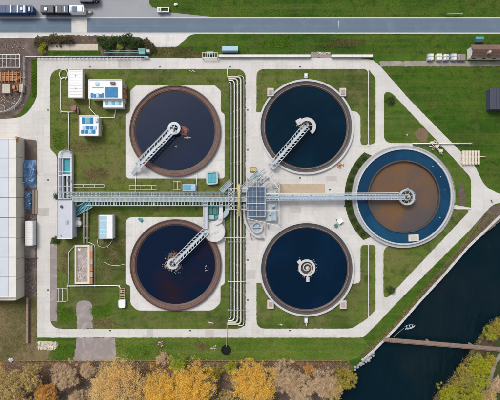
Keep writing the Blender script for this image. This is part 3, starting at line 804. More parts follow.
# ------------------------------------------------------------------ pump station east of the bundle
t = thing('pump_station', 'pump station with blue panelled roof and white railings between the bundle and long bridge', 'pump station', 256, 200, 0)
MB().pbox(247.5, 186.5, 265.5, 217, .05, 2.6).build('wall', M['steelblue'], t)
pan = None
for r_ in range(6):
    for c_ in range(4):
        x, y = 248.3 + c_*4.25, 187.2 + r_*4.9
        if pan is None: pan = MB().pbox(x, y, x+3.75, y+4.4, 2.6, 2.75).build('roof_panel', M['bluelass'], t); xx, yy = x, y
        else: clone(pan, 'roof_panel', t, ((x-xx)*S*(H-2.75)/H, -(y-yy)*S*(H-2.75)/H, 0))
for y in (197, 210.5): MB().bar(W(244, y, 3.3), W(279, y, 3.3), .18).build('pipe', M['whitepipe'], t)
for x in (257, 264.8, 271): MB().bar(W(x, 180, 3.4), W(x, 218, 3.4), .13).build('pipe', M['whitepipe'], t)
rail(MB(), [W(247.5,186.5,2.7), W(265.5,186.5,2.7), W(265.5,217,2.7), W(247.5,217,2.7)], 1.1, 1.8, .09).build('railing', M['steel'], t)
MB().pbox(266, 189, 276, 221, 1.1, 1.25).build('side_platform', M['steel'], t)
rail(MB(), [W(266,189,1.25), W(276.5,189,1.25), W(276.5,221,1.25), W(266,221,1.25)], 1.1, 1.6, .09).build('railing', M['steelteal'], t)
for x in (267, 275.5):
    for y in (190, 220): q = W(x, y, 1.1); MB().box((q[0], q[1], .55), (.25, .25, 1.1)).build('leg', M['steel'], t)
for (x, y, r_) in ((269, 195, .7), (273, 206, .8), (270, 214, .6)):
    q = W(x, y, 2.2); m = MB().cyl((q[0], q[1], 1.25), r_, .7, 16); m.cyl((q[0], q[1], 1.95), r_*.55, .7, 12); m.build('pump', M['steelteal'], t)
MB().pbox(270.8, 214.5, 276.2, 220.5, 1.25, 2.2).build('grated_box', M['steelblue'], t)
tr = random.Random(61)
for k in range(10):
    x = 247 + k*3.3
    MB().bar(W(x, 177 + (k % 3)*1.5, 3.0), W(x + tr.uniform(-1, 1), 186.5, 3.0), .11).build('lattice_bar', M['steel'], t)
for (x0, y0, x1, y1) in ((246,178,268,178), (246,182,279,182), (268,175,279,189), (279,182,279,224), (266,224,279,224), (246,218,279,226), (247,203.5,266,203.5)):
    MB().bar(W(x0, y0, 3.5), W(x1, y1, 3.5), .15).build('lattice_bar', M['whitepipe'], t)
for (x, y) in ((268,178), (279,182), (279,203), (279,224), (266,224), (247,178)):
    q = W(x, y, 3.5); MB().box((q[0], q[1], 1.75), (.2, .2, 3.5)).build('lattice_post', M['steel'], t)
rail(MB(), [W(268,175,1.2), W(279,182,1.2), W(279,224,1.2)], 1.1, 1.5, .09).build('railing', M['steel'], t)
# stairs climbing from the north-east corner
t = thing('steel_stairs', 'diagonal steel stairs climbing to the blue panelled pump station roof', 'stairs', 254, 182, 0)
a, b = Vector(W(259.5, 172.5, .1)), Vector(W(243.0, 189.5, 2.9)); dv = (b-a); n = Vector((-dv.y, dv.x, 0)).normalized()
for i in range(16):
    p = a + dv*(i+.5)/16; MB().bar(p-n*1.2, p+n*1.2, .42, .08).build('tread', M['steelteal'], t)
for s in (-1, 1):
    MB().bar(a+n*1.3*s, b+n*1.3*s, .14, .35).build('stringer', M['steel'], t)
    rail(MB(), [a+n*1.35*s, b+n*1.35*s], 1.05, 1.8, .09).build('railing', M['steel'], t)
MB().pbox(241.6, 186.5, 248, 192, 2.7, 2.85).build('landing', M['steel'], t)
t = thing('pipe_bundle', 'tangle of bluish pipes beside the pump station stairs', 'pipes', 263, 180, 0)
rr = random.Random(5)
for i in range(9):
    x0, y0 = rr.uniform(252, 262), rr.uniform(178, 189); L = rr.uniform(6, 12); z_ = .5 + i*.22
    sg = rr.choice(((1,-1), (1,-1), (1,0), (0,-1)))
    MB().tube([W(x0, y0, z_), W(x0+sg[0]*L, y0+sg[1]*L*.8, z_)], rr.uniform(.1,.18), 8).build('pipe_run', M[rr.choice(['steelteal','steelblue','steel','whitepipe'])], t, True)
for i in range(4): q = W(256+i*3, 184-i*2.5, 1); MB().box((q[0], q[1], 1.2), (.22,.22,2.4)).build('stand', M['steel'], t)
# curved white duct
t = thing('curved_duct', 'pale curved duct hooking around south of the blue panelled pump station', 'duct', 250, 224, 0)
path = smooth_path([W(*p) for p in ((244.4,203,1.2), (243.8,217,1.2), (247.5,227,1.2), (254.5,236.6,1.2), (263,238,1.2))], 3.0, 8)
MB().tube(path, .55, 12).build('duct_run', M['ringwhite'], t, True)
for (x, y) in ((244.1,209), (245.4,222), (250.6,231.6), (258.6,237.3)): q = W(x, y, 1); MB().box((q[0], q[1], .45), (1.3,1.0,.8), .4).build('support', M['pad'], t)
q = W(257, 227.5, 1.2)
MB().lathe(q[0], q[1], ring_prof(1.7, 2.3, .05, 1.2), 32).build('pit_wall', M['ringwhite'], t)
MB().cyl((q[0], q[1], .05), 1.7, .6, 28).build('pit_floor', M['steelblue'], t)
MB().bar((q[0]-2.2, q[1], 1.25), (q[0]+2.2, q[1], 1.25), .35, .1).build('pit_walkway', M['steel'], t)
MB().cyl((q[0]+.4, q[1]+.6, .6), .5, .9, 14).build('valve', M['steelteal'], t)
rail(MB(), [(q[0]+2.4*math.cos(2*PI*i/14), q[1]+2.4*math.sin(2*PI*i/14), 1.2) for i in range(15)], 1.0, 1.2, .06).build('railing', M['steelteal'], t)
for k, (x0, y0, x1, y1, z_) in enumerate(((247,219,268,219,1.0), (249,223,270,221,.8), (265,218,265,236,.9), (268,219,268,229,.7), (246,221,252,240,.5))):
    MB().tube([W(x0, y0, z_), W(x1, y1, z_)], .13, 8).build('pipe', M[('steelteal','steel','whitepipe','steelblue','steel')[k]], t, True)

# ------------------------------------------------------------------ distribution chamber west of the bundle
t = thing('distribution_chamber', 'round concrete platform where a half bridge lands beside the pipe bundle', 'platform', 213, 233, .1)
q = W(214.5, 231.5, 2)
MB().cyl((q[0], q[1], .1), 4.1, 1.75, 40).build('drum', M['pad'], t)
MB().lathe(q[0], q[1], ring_prof(3.85, 4.2, 1.85, 2.0), 40).build('rim', M['ringwhite'], t)
for i in range(3): MB().box((q[0]-1.2+i*1.2, q[1]-1.0+.5*i, 1.92), (.8, .8, .12), .4).build('hatch', M['steel'], t)
MB().pbox(208, 238, 226, 240.5, .1, .4).build('step', M['pad'], t)
t = thing('raceway_channel', 'pale J-shaped concrete channel curving round green water', 'channel', 221, 212, .1)
MB().prism(rpoly([(219,199), (222.8,199), (222.8,222,3), (215.5,226,2), (214,223,2), (219,219,3)]), .1, 2.3).build('channel_wall', M['pad'], t)
q = W(218, 207, 1.9)
o = circ(218,208,11.8,20,math.radians(-25),math.radians(88),False); i_ = circ(218,208,7.2,20,math.radians(88),math.radians(-25),False)
MB().prism(o + i_, .1, 1.9).build('curved_grating', M['steelblue'], t)
rl = MB(); cpts = [W(x, y, 1.9) for x, y in circ(218,208,11.4,12,math.radians(-25),math.radians(88),False)]
rail(rl, cpts, 1.0, 1.4, .08); rl.build('railing', M['steel'], t)
gs = None
for k in range(7):
    a_ = math.radians(-20 + k*17); p0 = (218+7.4*math.cos(a_), 208+7.4*math.sin(a_)); p1 = (218+11.3*math.cos(a_), 208+11.3*math.sin(a_))
    MB().bar(W(*p0, 1.98), W(*p1, 1.98), .3, .1).build('grating_bar', M['steelteal'], t)
MB().prism(rpoly([(207,205.5), (218.4,205.5), (218.4,217,2), (212,221,2), (207,219,2)]), .1, 1.1).build('green_water', M['w_teal'], t)
t = thing('green_tank', 'small dark green tank cover between the gallery and the round platform', 'tank', 212, 211, .1)
for (x0, y0, x1, y1, m_) in ((208.6,206.8,212.2,214.6,'greenpaint'), (212.8,206.8,216.6,214.6,'greenpaint'), (208.6,215.2,214,219.4,'steelteal')):
    MB().pbox(x0, y0, x1, y1, 1.1, 1.75).build('cover', M[m_], t)
for x in (205, 208): MB().tube([W(x, 201, 2.2), W(x, 228, 2.2)], .16, 8).build('pipe', M['whitepipe'], t, True)
t = thing('link_platform', 'steel walkway plate linking the gallery with the half bridge platform', 'walkway', 206.5, 212, .1)
MB().pbox(203.3, 201.6, 207.6, 229, 2.4, 2.5).build('deck', M['greyroof'], t)
for x in (203.4, 207.5): rail(MB(), [W(x, 202, 2.5), W(x, 229, 2.5)], 1.05, 1.9, .08).build('railing', M['steelteal'], t)
for y in (204, 227): q = W(205.5, y, 2.4); MB().box((q[0], q[1], 1.25), (.4,.4,2.3)).build('leg', M['steel'], t)
t = thing('steel_stairs', 'short diagonal steel stairs from the grass up to the gallery beside the bundle', 'stairs', 226, 188, .1)
a, b = Vector(W(231.5, 181.5, .2)), Vector(W(221, 191.5, 2.9)); dv = b-a; n = Vector((-dv.y, dv.x, 0)).normalized()
for i in range(11): p = a + dv*(i+.5)/11; MB().bar(p-n*.9, p+n*.9, .38, .08).build('tread', M['steelblue'], t)
for s in (-1, 1): rail(MB(), [a+n*s, b+n*s], 1.05, 1.8, .09).build('railing', M['steel'], t)

# ------------------------------------------------------------------ buildings and plant on the west lawn
def roof_building(t, x0, y0, x1, y1, h, wall, roof, over=.25):
    a = W(x0, y1, h); b = W(x1, y0, h)
    MB().box(((a[0]+b[0])/2, (a[1]+b[1])/2, h/2), (b[0]-a[0]-2*over, b[1]-a[1]-2*over, h)).build('wall', M[wall], t)
    r = MB().box(((a[0]+b[0])/2, (a[1]+b[1])/2, h+.12), (b[0]-a[0], b[1]-a[1], .24)).build('roof', M[roof], t)
    pr = MB()
    for (p, q) in (((a[0],a[1]),(b[0],a[1])), ((b[0],a[1]),(b[0],b[1])), ((b[0],b[1]),(a[0],b[1])), ((a[0],b[1]),(a[0],a[1]))):
        pr.bar((p[0],p[1],h+.33), (q[0],q[1],h+.33), .22, .2)
    pr.build('parapet', M['white'], r)
    return r
t = thing('long_shed', 'plain white long narrow shed at the corner of the west lawn', 'shed', 76, 84, 0)
roof_building(t, 69, 69.5, 82.5, 97.5, 3.2, 'wallcream', 'white')
for i in range(9): MB().pbox(69.6, 71+i*2.9, 82, 71.25+i*2.9, 3.44, 3.5).build('roof_seam', M['wallwhite'], t)
for y in (75, 88): q = W(75, y, 3.7); MB().cyl((q[0], q[1], 3.4), .25, .4, 12).build('roof_vent', M['steel'], t)
q = W(82.3, 84, 1.2); MB().box((q[0]-.25, q[1]-1, 1.1), (.12, 1.2, 2.1)).build('door', M['steelblue'], t)
for y in (76, 90): q = W(82, y, 1.9); MB().box((q[0]-.2, q[1], 1.9), (.12, 1.3, .8)).build('window', M['glass'], t)

t = thing('control_building', 'white flat-roofed building with large blue roof panels and rusty orange side', 'building', 106, 92, 0)
roof_building(t, 89, 80, 122, 98.5, 4.0, 'wallwhite', 'white')
for i in range(3): MB().pbox(105.2+i*4.2, 87.2, 109+i*4.2, 97.2, 4.3, 4.42).build('roof_panel', M['blue'], t)
for i in range(5): MB().pbox(90.6+i*2.8, 93+(i%2)*.8, 92.9+i*2.8, 97.4, 4.28, 4.4).build('roof_panel', M['blue'] if i != 2 else M['skyblue'], t)
MB().pbox(110, 81.5, 114.6, 84.2, 4.24, 4.9).build('air_unit', M['darksteel'], t)
MB().pbox(95, 82, 98.5, 85, 4.24, 4.6).build('skylight', M['skyblue'], t)
MB().pbox(92, 87, 103, 87.7, 4.24, 4.4).build('roof_pipe', M['rubble'], t)
MB().pbox(103, 99, 122.8, 107.6, .1, 3.0).build('annex', M['white'], t)
for i in range(5): MB().pbox(105.5+i*3.2, 101, 108.2+i*3.2, 104.6, 3.0, 3.1).build('roof_panel', M['skyblue'] if i % 2 else M['cyan'], t)
for i in range(4): MB().pbox(121.6+(i%2)*.6, 84+i*4.8, 125.3-(i%2)*.8, 88.2+i*4.8, .1, 2.4+.2*(i%2)).build('canopy_sheet', M['orange'] if i % 3 else M['tan'], t)
q = W(122, 95, 1.2); MB().box((q[0]-.2, q[1], 1.15), (.12, 1.1, 2.1)).build('door', M['steelblue'], t)
for x in (95, 101): q = W(x, 98.3, 2); MB().box((q[0], q[1]+.12, 2.0), (1.4, .14, 1.0)).build('window', M['glass'], t)

t = thing('blower_building', 'small square white building with rows of blue roof panels', 'building', 89, 127, 0)
roof_building(t, 79.5, 116, 98.6, 135.6, 3.6, 'wallcream', 'white')
for i in range(3): MB().pbox(81.8+i*3.9, 117.4, 85.2+i*3.9, 123.4, 3.86, 4.0).build('roof_panel', M['blue'] if i != 1 else M['tealpaint'], t)
for r_ in range(2):
    for i in range(4): MB().pbox(81+i*3.7+(1.2 if r_ == 0 else 0), 126+r_*4.1, 84+i*3.7+(1.2 if r_ == 0 else 0), 129.4+r_*4.1, 3.86, 4.0).build('roof_panel', M['blue'] if (i+r_) % 3 else M['skyblue'], t)
MB().pbox(94.6, 118, 97.4, 121.5, 3.84, 4.5).build('roof_vent', M['steel'], t)
q = W(98.4, 128, 1.2); MB().box((q[0]-.15, q[1], 1.15), (.12, 1.1, 2.1)).build('door', M['steelblue'], t)
t = thing('pallet', 'tan pallet leaning against the small square white building', 'pallet', 101, 128, 0)
for i in range(4): MB().pbox(100.1, 125+i*1.7, 102.4, 126.1+i*1.7, .1, .55).build('board', M['tan'], t)

PW = dict(mat='whitepipe')
t = pole_pipe('white pipe loop around the long narrow shed with a round turn at top', [(66,79,.6), (68.5,74,.6), (66,69.6,.6), (61,69.6,.6), (58.8,74,.6), (60.8,79,.6), (67,77.2,.6)], .13, 'whitepipe', smooth_r=1.8)
pole_pipe('white pipe from the shed down to the maroon drum', [(67,77.5,.6), (60.6,78,.6), (60.6,112,.6), (75,112,.6)], .16, 'whitepipe')
pole_pipe('straight white pipe from the maroon drum to the teal-water channel', [(68.6,113,.6), (68.6,151,.6)], .17, 'whitepipe')
pole_pipe('angular white pipe loop in front of the building with rusty orange side', [(89.6,99.5,.6), (89.2,108,.6), (98,117.6,.6), (114.6,117.8,.6), (115.6,109,.6)], .14, 'whitepipe')
t = thing('drum', 'maroon round drum beside a bent white pipe', 'drum', 73.5, 108, .1)
q = W(73.4, 107.8, 1.6); MB().cyl((q[0], q[1], .1), 1.15, 1.5, 24).build('shell', M['maroon'], t)
MB().lathe(q[0], q[1], ring_prof(1.0, 1.2, 1.6, 1.7), 24).build('rim', M['maroon'], t)
q = W(77.6, 111, .8); MB().tube([(q[0], q[1]+1.4, .9), (q[0]+.2, q[1], .9), (q[0]+.1, q[1]-1.2, .5)], .22, 8).build('outlet_pipe', M['tan'], t, True)

# inlet channel with teal water
t = thing('inlet_channel', 'rounded concrete inlet channel holding a strip of teal water', 'channel', 64.5, 176, .1)
o = rpoly([(57.8,199), (57.8,154), (60,150.5,3), (70,150.5,3), (72.2,154), (72.2,199)])
h1 = rpoly([(63.2,158), (70,158), (70,174), (63.2,174)]); h2 = rpoly([(63.6,176), (66.6,176), (66.6,198), (63.6,198)]); h3 = rpoly([(68.2,176), (70.6,176), (70.6,198), (68.2,198)])
h4 = rpoly([(59.2,158), (61.6,158), (61.6,198), (59.2,198)])
MB().prism(o, .1, 1.6, None, [h1, h2, h3, h4]).build('channel_wall', M['greyroof'], t)
MB().prism(h1, .1, .9, 1.5).build('water', M['w_teal'], t)
for h_ in (h2, h3, h4): MB().prism(h_, .1, .5, 1.5).build('channel_bed', M['darkgrass'] if h_ is h2 else M['steelblue'], t)
arch = smooth_path([W(*p) for p in ((60,199,2.6), (60,151.5,2.6), (65,149.6,2.6), (70.6,151.5,2.6), (70.6,199,2.6))], 1.8, 6)
rail(MB(), [Vector(p)-Vector((0,0,1)) for p in arch], 1.0, 2.2, .09).build('railing', M['whitepipe'], t)
for y in (158, 172, 175.5, 186): MB().bar(W(58, y, 1.75), W(72.2, y, 1.75), .22, .12).build('cross_beam', M['whitepipe'], t)
q = W(69.2, 180.5, 2); MB().box((q[0], q[1], 1.9), (1.1, .9, .7)).build('motor', M['darksteel'], t)
t = thing('screen_house', 'flat grey-roofed box building at the west end of the gallery', 'building', 65, 220, 0)
roof_building(t, 57.5, 200, 72.5, 238.5, 4.2, 'greyroof', 'greyroof')
q = W(61.6, 206.6, 4.6); MB().cyl((q[0], q[1], 4.4), .55, .5, 18).build('roof_vent', M['darksteel'], t)
q = W(66.8, 222, 4.6); MB().box((q[0], q[1], 4.6), (.9, 1.3, .5)).build('roof_hatch', M['steelblue'], t)
q = W(61, 236, 4.6); MB().box((q[0], q[1], 4.5), (.6, .3, .3)).build('roof_pipe', M['darksteel'], t)
for y in (212, 226): q = W(72.2, y, 2); MB().box((q[0]-.15, q[1], 2.2), (.14, 1.6, 1.0)).build('window', M['glass'], t)
t = thing('steel_stairs', 'teal stairs fanning down beside the flat grey-roofed box building', 'stairs', 80, 208, .1)
a, b = Vector(W(73, 213.5, .4)), Vector(W(91, 203.4, 2.9)); dv = b-a; n = Vector((-dv.y, dv.x, 0)).normalized()
for i in range(14): p = a + dv*(i+.5)/14; MB().bar(p-n*1.5, p+n*1.5, .34, .08).build('tread', M['cyan'] if i % 3 else M['tealpaint'], t)
for s in (-1, 0, 1): MB().bar(a+n*1.55*s+Vector((0,0,.05)), b+n*1.55*s+Vector((0,0,.05)), .13, .35).build('stringer', M['steelteal'], t)
for s in (-1, 1): rail(MB(), [a+n*1.6*s, b+n*1.6*s], 1.0, 1.6, .09).build('railing', M['skyblue'], t)
t = thing('dosing_tank', 'small white dosing tank with rust marks beside the teal stairs', 'tank', 77, 223, .1)
q = W(77.2, 223.5, 1.7); MB().cyl((q[0], q[1], .1), 1.35, 1.5, 26).build('shell', M['white'], t)
MB().cyl((q[0], q[1], 1.6), 1.35, .35, 26, .5).build('lid', M['white'], t)
MB().box((q[0]+.3, q[1]-.8, 1.9), (.6, .5, .35), .4).build('valve', M['orange'], t)
MB().pbox(74, 217.5, 79.6, 220, .1, 1.3).build('base_block', M['wallcream'], t)
t = thing('container', 'white container with pale blue lid on the grass west of the tank pad', 'container', 105.5, 226, .1)
MB().pbox(98.6, 215, 112.8, 238.6, .1, 2.9).build('body', M['white'], t)
for i in range(5): MB().pbox(99.4, 216+i*4.5, 106.5, 220+i*4.5, 2.9, 2.98).build('lid_panel', M['skyblue'], t)
for x in (99, 112.2): MB().bar(W(x, 215.4, 2.98), W(x, 238.2, 2.98), .15).build('corner_rail', M['white'], t)
pole_pipe('thin looped pipe hanging below the white container', [(97.5,240,.5), (98,247,.5), (108,247.4,.5), (112.4,240,.5)], .11, 'steel', smooth_r=2)
t = thing('double_pipe', 'pair of cream pipes running down from the gallery to the sludge bed', 'pipes', 86, 224, 0)
for x in (84.4, 87.4): MB().tube(smooth_path([W(x+6, 205.5, 1.2), W(x, 206.5, 1.2), W(x, 243, .7)], 1.2), .26, 10).build('pipe_run', M['cream'], t, True)
for y in (214, 226, 238): MB().bar(W(83, y, .4), W(88.8, y, .4), .35).build('sleeper', M['pad'], t)
t = thing('sludge_bed', 'rectangular concrete bed of lumpy grey sludge with orange board side', 'basin', 82, 264, .1)
o = [(74.6,245), (89.6,245), (89.6,284), (74.6,284)]; hh = [(76.2,247), (87.6,247), (87.6,282), (76.2,282)]
MB().prism(o, .1, 1.2, None, [hh]).build('wall', M['wallcream'], t)
MB().prism(hh, .1, .7, 1.1).build('sludge', M['sludge'], t)
rr = random.Random(3)
for i in range(26):
    x, y = rr.uniform(77, 87), rr.uniform(248, 281); q = W(x, y, .7); r_ = rr.uniform(.2, .55)
    MB().cyl((q[0], q[1], .62), r_, rr.uniform(.15, .4), 7, r_*.5).build('lump', M[rr.choice(['white','scumgrey','rubble'])], t)
for i in range(6): MB().pbox(89.7, 245.5+i*6.5, 92.4, 251.5+i*6.5, .1, .9).build('side_board', M['orange'] if i % 2 else M['tan'], t)
pole_pipe('thin pale pipe framing the east side of the sludge bed', [(89,242.4,.5), (95,245,.5), (95,286,.5)], .12, 'whitepipe')
pole_pipe('thin pale pipe framing the west side of the sludge bed', [(74.4,246,.5), (68.6,252,.5), (68.4,284,.5), (66.4,290,.5)], .11, 'whitepipe')
pole_pipe('white pipe from the sludge bed across to the ladder with a white hood', [(68,286,.5), (95,285.6,.5), (119.5,285.6,.5), (121.4,291,.5)], .2, 'whitepipe')
t = thing('ladder_unit', 'ladder-like rack with a rounded white hood beside the tank pad', 'rack', 122, 298, .1)
for x in (119.8, 124.6): MB().bar(W(x, 288, .9), W(x, 300, .9), .16).build('side_rail', M['tan'], t)
for i in range(7): MB().bar(W(119.8, 288.6+i*1.8, .9), W(124.6, 288.6+i*1.8, .9), .18).build('rung', M['tan'], t)
for (x, y) in ((119.8,288.5), (124.6,288.5)): q = W(x, y, .9); MB().box((q[0], q[1], .5), (.16,.16,.9)).build('leg', M['tan'], t)
MB().prism(rpoly([(118.4,300,1), (125.2,300,1), (125.2,308,2.4), (118.4,308,2.4)]), .1, 1.5).build('hood', M['white'], t)
frame('small white tubular frame at the edge of the grey paving', 58.2, 288, 67.4, 301, 1.1, 'whitepipe', 2, w=.13)
pole_pipe('thin curved white hose lying on the bare grass patch', [(104.5,262,.15), (110,265.4,.15), (118,265.6,.15), (125.5,264,.15)], .08, 'whitepipe', 'hose', 2.5, None, False)
t = thing('valve_cart', 'teal valve cart on the corner of the southern tank pad', 'cart', 140, 219, .16)
q = W(140.4, 219.6, .6)
MB().box((q[0], q[1], .55), (1.7, .9, .35), -.5).build('frame', M['tealpaint'], t)
MB().tube([(q[0]-.7, q[1]+.5, .9), (q[0]+.1, q[1], 1.0), (q[0]+.2, q[1]-.9, .6)], .2, 8).build('pipe', M['cyan'], t, True)
MB().cyl((q[0]-.5, q[1]+.3, .7), .35, .5, 14).build('valve_wheel', M['tealpaint'], t)
for s in (-1, 1): MB().tube([(q[0]+.5, q[1]+s*.55-.2, .42), (q[0]+.5, q[1]+s*.65-.2, .42)], .26, 12).build('wheel', M['rubber'], t)

# small kiosks round the eastern tanks
grp = 'brick kiosks at the pale-rimmed tank corners'
def kiosk(x, y, label):
    t_ = thing('kiosk', label, 'kiosk', x, y, .1, grp)
    MB().pbox(x-3, y-4, x+3, y+4, .1, 1.3).build('wall', M['wallcream'], t_)
    MB().pbox(x-3.2, y-4.1, x+3.2, y+4.1, 1.3, 1.45).build('roof', M['ringwhite'], t_)
    MB().pbox(x-1.9, y-2.2, x+1.9, y+2.4, 1.45, 1.6).build('roof_hatch', M['pinkish'], t_)
kiosk(270.5, 92, 'pale kiosk with pinkish hatch at the upper left of the dark navy tank')
kiosk(343, 92, 'pale kiosk with pinkish hatch at the upper right of the dark navy tank')
kiosk(270.5, 304.5, 'pale kiosk with pinkish hatch at the lower left of the deep blue tank')
kiosk(343.3, 304.8, 'pale kiosk with pinkish hatch at the lower right of the deep blue tank')
def meter(x, y, label):
    t_ = thing('meter_box', label, 'box', x, y, .1)
    MB().pbox(x-1.6, y-2.2, x+1.6, y+2.4, .1, 1.1).build('body', M['greyroof'], t_)
    MB().pbox(x-1.1, y-1.6, x+1.1, y+1, 1.1, 1.2).build('lid', M['white'], t_)
    MB().bar(W(x, y+2, .5), W(x, y+5, .5), .5, .3).build('conduit', M['ringwhite'], t_)
meter(306, 75.4, 'small grey meter box at the north edge of the dark navy tank')
meter(306.2, 320.6, 'small grey meter box at the south edge of the deep blue tank')
t = thing('valve_cart', 'white and green valve cart on the concrete between pale-rimmed and double-ring tanks', 'cart', 338, 223, .05)
q = W(338.5, 223.5, .8)
MB().box((q[0]+.7, q[1]+.9, .6), (2.2, 1.6, 1.0), .6).build('tank_body', M['white'], t)
MB().box((q[0]-.9, q[1]-.8, .5), (1.2, 1.2, .7), .6).build('pump', M['greenpaint'], t)
MB().bar((q[0]-1.6, q[1]-1.6, .3), (q[0]+1.4, q[1]+1.5, .3), .5, .15).build('chassis', M['steelteal'], t)
for s in (-1, 1): MB().tube([(q[0]+.9*s+.3, q[1]-.8*s+.6, .28), (q[0]+1.0*s+.3, q[1]-.9*s+.6, .28)], .26, 12).build('wheel', M['rubber'], t)
t = thing('hose_reel', 'small red hose reel lying on concrete beside the dark navy tank', 'hose reel', 340, 165.5, .05)
q = W(339.6, 165.6, .4)
MB().lathe(q[0], q[1], ring_prof(.35, .95, .07, .55), 20, .4, 5.6).build('coil', M['orange'], t)
MB().cyl((q[0], q[1], .06), .35, .6, 12).build('core', M['maroon'], t)
MB().tube([(q[0]+1.0, q[1]+.2, .15), (q[0]+1.7, q[1]+.6, .15), (q[0]+1.5, q[1]-.3, .15)], .13, 6).build('hose_end', M['orange'], t, True)
t = thing('grate_box', 'grey grated box on concrete just north of the long bridge', 'box', 275.5, 186.5, .05)
MB().pbox(272.8, 184.4, 278.4, 188.6, .05, .5).build('rim', M['greypave'], t)
for i in range(5): MB().pbox(273.2+i*1.0, 184.8, 273.8+i*1.0, 188.2, .5, .58).build('grate_bar', M['steel'], t)
t = thing('yellow_box', 'small yellow-green cover on the middle road north of the stairs', 'box', 253, 169.5, .05)
MB().pbox(250.2, 167.2, 256, 172, .05, .6).build('body', M['drygrass'], t)
for i in range(3): MB().pbox(250.7+i*1.8, 167.7, 252.2+i*1.8, 171.5, .6, .7).build('lid', M['yellow'], t)
# standpipes: the thin pale kerb lines between lawn strips
for (y0, y1, lb) in ((72, 146, 'thin white kerb line between two lawn strips east of the dark navy tank'), (245, 318, 'thin white kerb line between two lawn strips east of the deep blue tank')):
    tag(MB().pbox(368.05, y0, 368.75, y1, .0, .25).build('kerb_line', M['pad']), lb, 'kerb')
tag(MB().pbox(456, 207.8, 471, 209.2, .0, .4).build('kerb_line', M['pad']), 'short white kerb line from the double-ring tank to the diagonal road', 'kerb')

# east side: pipe, frames, slatted rack
t = thing('water_main', 'straight white pipe lying across the diagonal road north of the double-ring tank', 'pipe', 440, 143.6, 0)
MB().tube([W(412.5, 143.6, .5), W(472, 143.6, .5)], .24, 10).build('pipe_run', M['whitepipe'], t, True)
for x in (416, 430, 446, 458, 470): q = W(x, 143.6, .3); MB().box((q[0], q[1], .2), (.5, .7, .35)).build('saddle', M['pad'], t)
t = thing('valve_cluster', 'cream tangle of valve frames on the diagonal road edge', 'frame', 436, 147, .05)
for (x0, y0, x1, y1) in ((430,142,440,152), (434,140,442,147), (437,147,443,155), (429,146,437,148)):
    MB().tube([W(x0, y0, .9), W(x1, y1, .9)], .17, 8).build('pipe_run', M['cream'], t, True)
for (x0, y0) in ((431,141.4), (435.6,144.6), (439.4,149.4)):
    MB().pbox(x0, y0, x0+3.4, y0+2.4, .05, 1.1).build('valve_box', M['wallcream'], t)
for (x, y) in ((433,149), (441,153), (438,142)): q = W(x, y, 1.3); MB().lathe(q[0], q[1], ring_prof(.35, .5, 1.2, 1.3), 16).build('hand_wheel', M['cream'], t); MB().cyl((q[0], q[1], .05), .1, 1.2, 8).build('spindle', M['steel'], t)
t = thing('slatted_rack', 'cream slatted rack on posts at the bend of the diagonal road', 'rack', 471, 157.5, .05)
for i in range(6): MB().pbox(462.6+i*3.0, 150.6, 464.8+i*3.0, 164.4, .9, 1.05).build('slat', M['wallcream'], t)
for y in (152, 157, 162.4): MB().pbox(461.6, y-.5, 480, y+.5, .72, .88).build('cross_rail', M['cream'], t)
for x in (463, 478.6):
    for y in (152, 162.4): q = W(x, y, .7); MB().box((q[0], q[1], .38), (.2,.2,.7)).build('leg', M['steel'], t)
MB().tube([W(478, 156.6, .8), W(485.5, 156.6, .8)], .15, 8).build('outlet_pipe', M['wallcream'], t, True)
t = thing('survey_marker', 'small pale cross-shaped marker on the lawn near the double-ring tank', 'marker', 407, 135, .1)
for (x0,y0,x1,y1) in ((404.6,135,409.6,135), (407,132.4,407,137.8)): MB().bar(W(x0,y0,.25), W(x1,y1,.25), .16, .1).build('arm', M['greypave'], t)
q = W(407,135,.3); MB().cyl((q[0], q[1], .1), .3, .35, 12).build('centre_cap', M['steelteal'], t)
t = thing('bollard', 'small grey bollard where the road leaves past the river bank', 'bollard', 492, 201, .05)
q = W(492.4, 200.6, .8); MB().cyl((q[0], q[1], .05), .3, .9, 12).build('post', M['darksteel'], t); MB().cyl((q[0], q[1], .95), .36, .12, 12).build('cap', M['steel'], t)
t = thing('dark_shed', 'dark grey shed cut off by the picture edge in the east meadow', 'shed', 498, 97, 0)
MB().pbox(490.5, 88.5, 512, 109, 0, 2.8).build('wall', M['darkroof'], t)
for i in range(7): MB().pbox(490+i*3.2, 88, 493+i*3.2, 109.4, 2.8, 2.9+.05*(i%2)).build('roof_sheet', M['darkroof'], t)

# ------------------------------------------------------------------ large hall at the west edge, yard stores
t = thing('factory_hall', 'long pale panelled factory hall running off the west edge', 'building', 10, 218, 0)
h = 6.0
def seg(name, x0, x1, zt0, zt1, mat, i, y0, y1):
    # roof sheet between two eave lines, one panel of a row
    a, b = W(x0, y0, zt0), W(x1, y0, zt1); c, d_ = W(x1, y1, zt1), W(x0, y1, zt0)
    m = MB(); up = Vector((0,0,.12))
    vs = [Vector(p) for p in (a, b, c, d_)]
    m.add([v-up for v in vs]+vs, [(3,2,1,0),(4,5,6,7),(0,1,5,4),(1,2,6,5),(2,3,7,6),(3,0,4,7)][:])
    return m.build(name, M[mat], t)
a = W(24.2, 297.0, 0); b = W(24.2, 138.6, 0)
MB().box((a[0]-20.2, (a[1]+b[1])/2, h/2-.15), (40, b[1]-a[1]-.3, h-.3)).build('wall', M['wallcream'], t)
ny = 8; L = (297-138.5)/ny
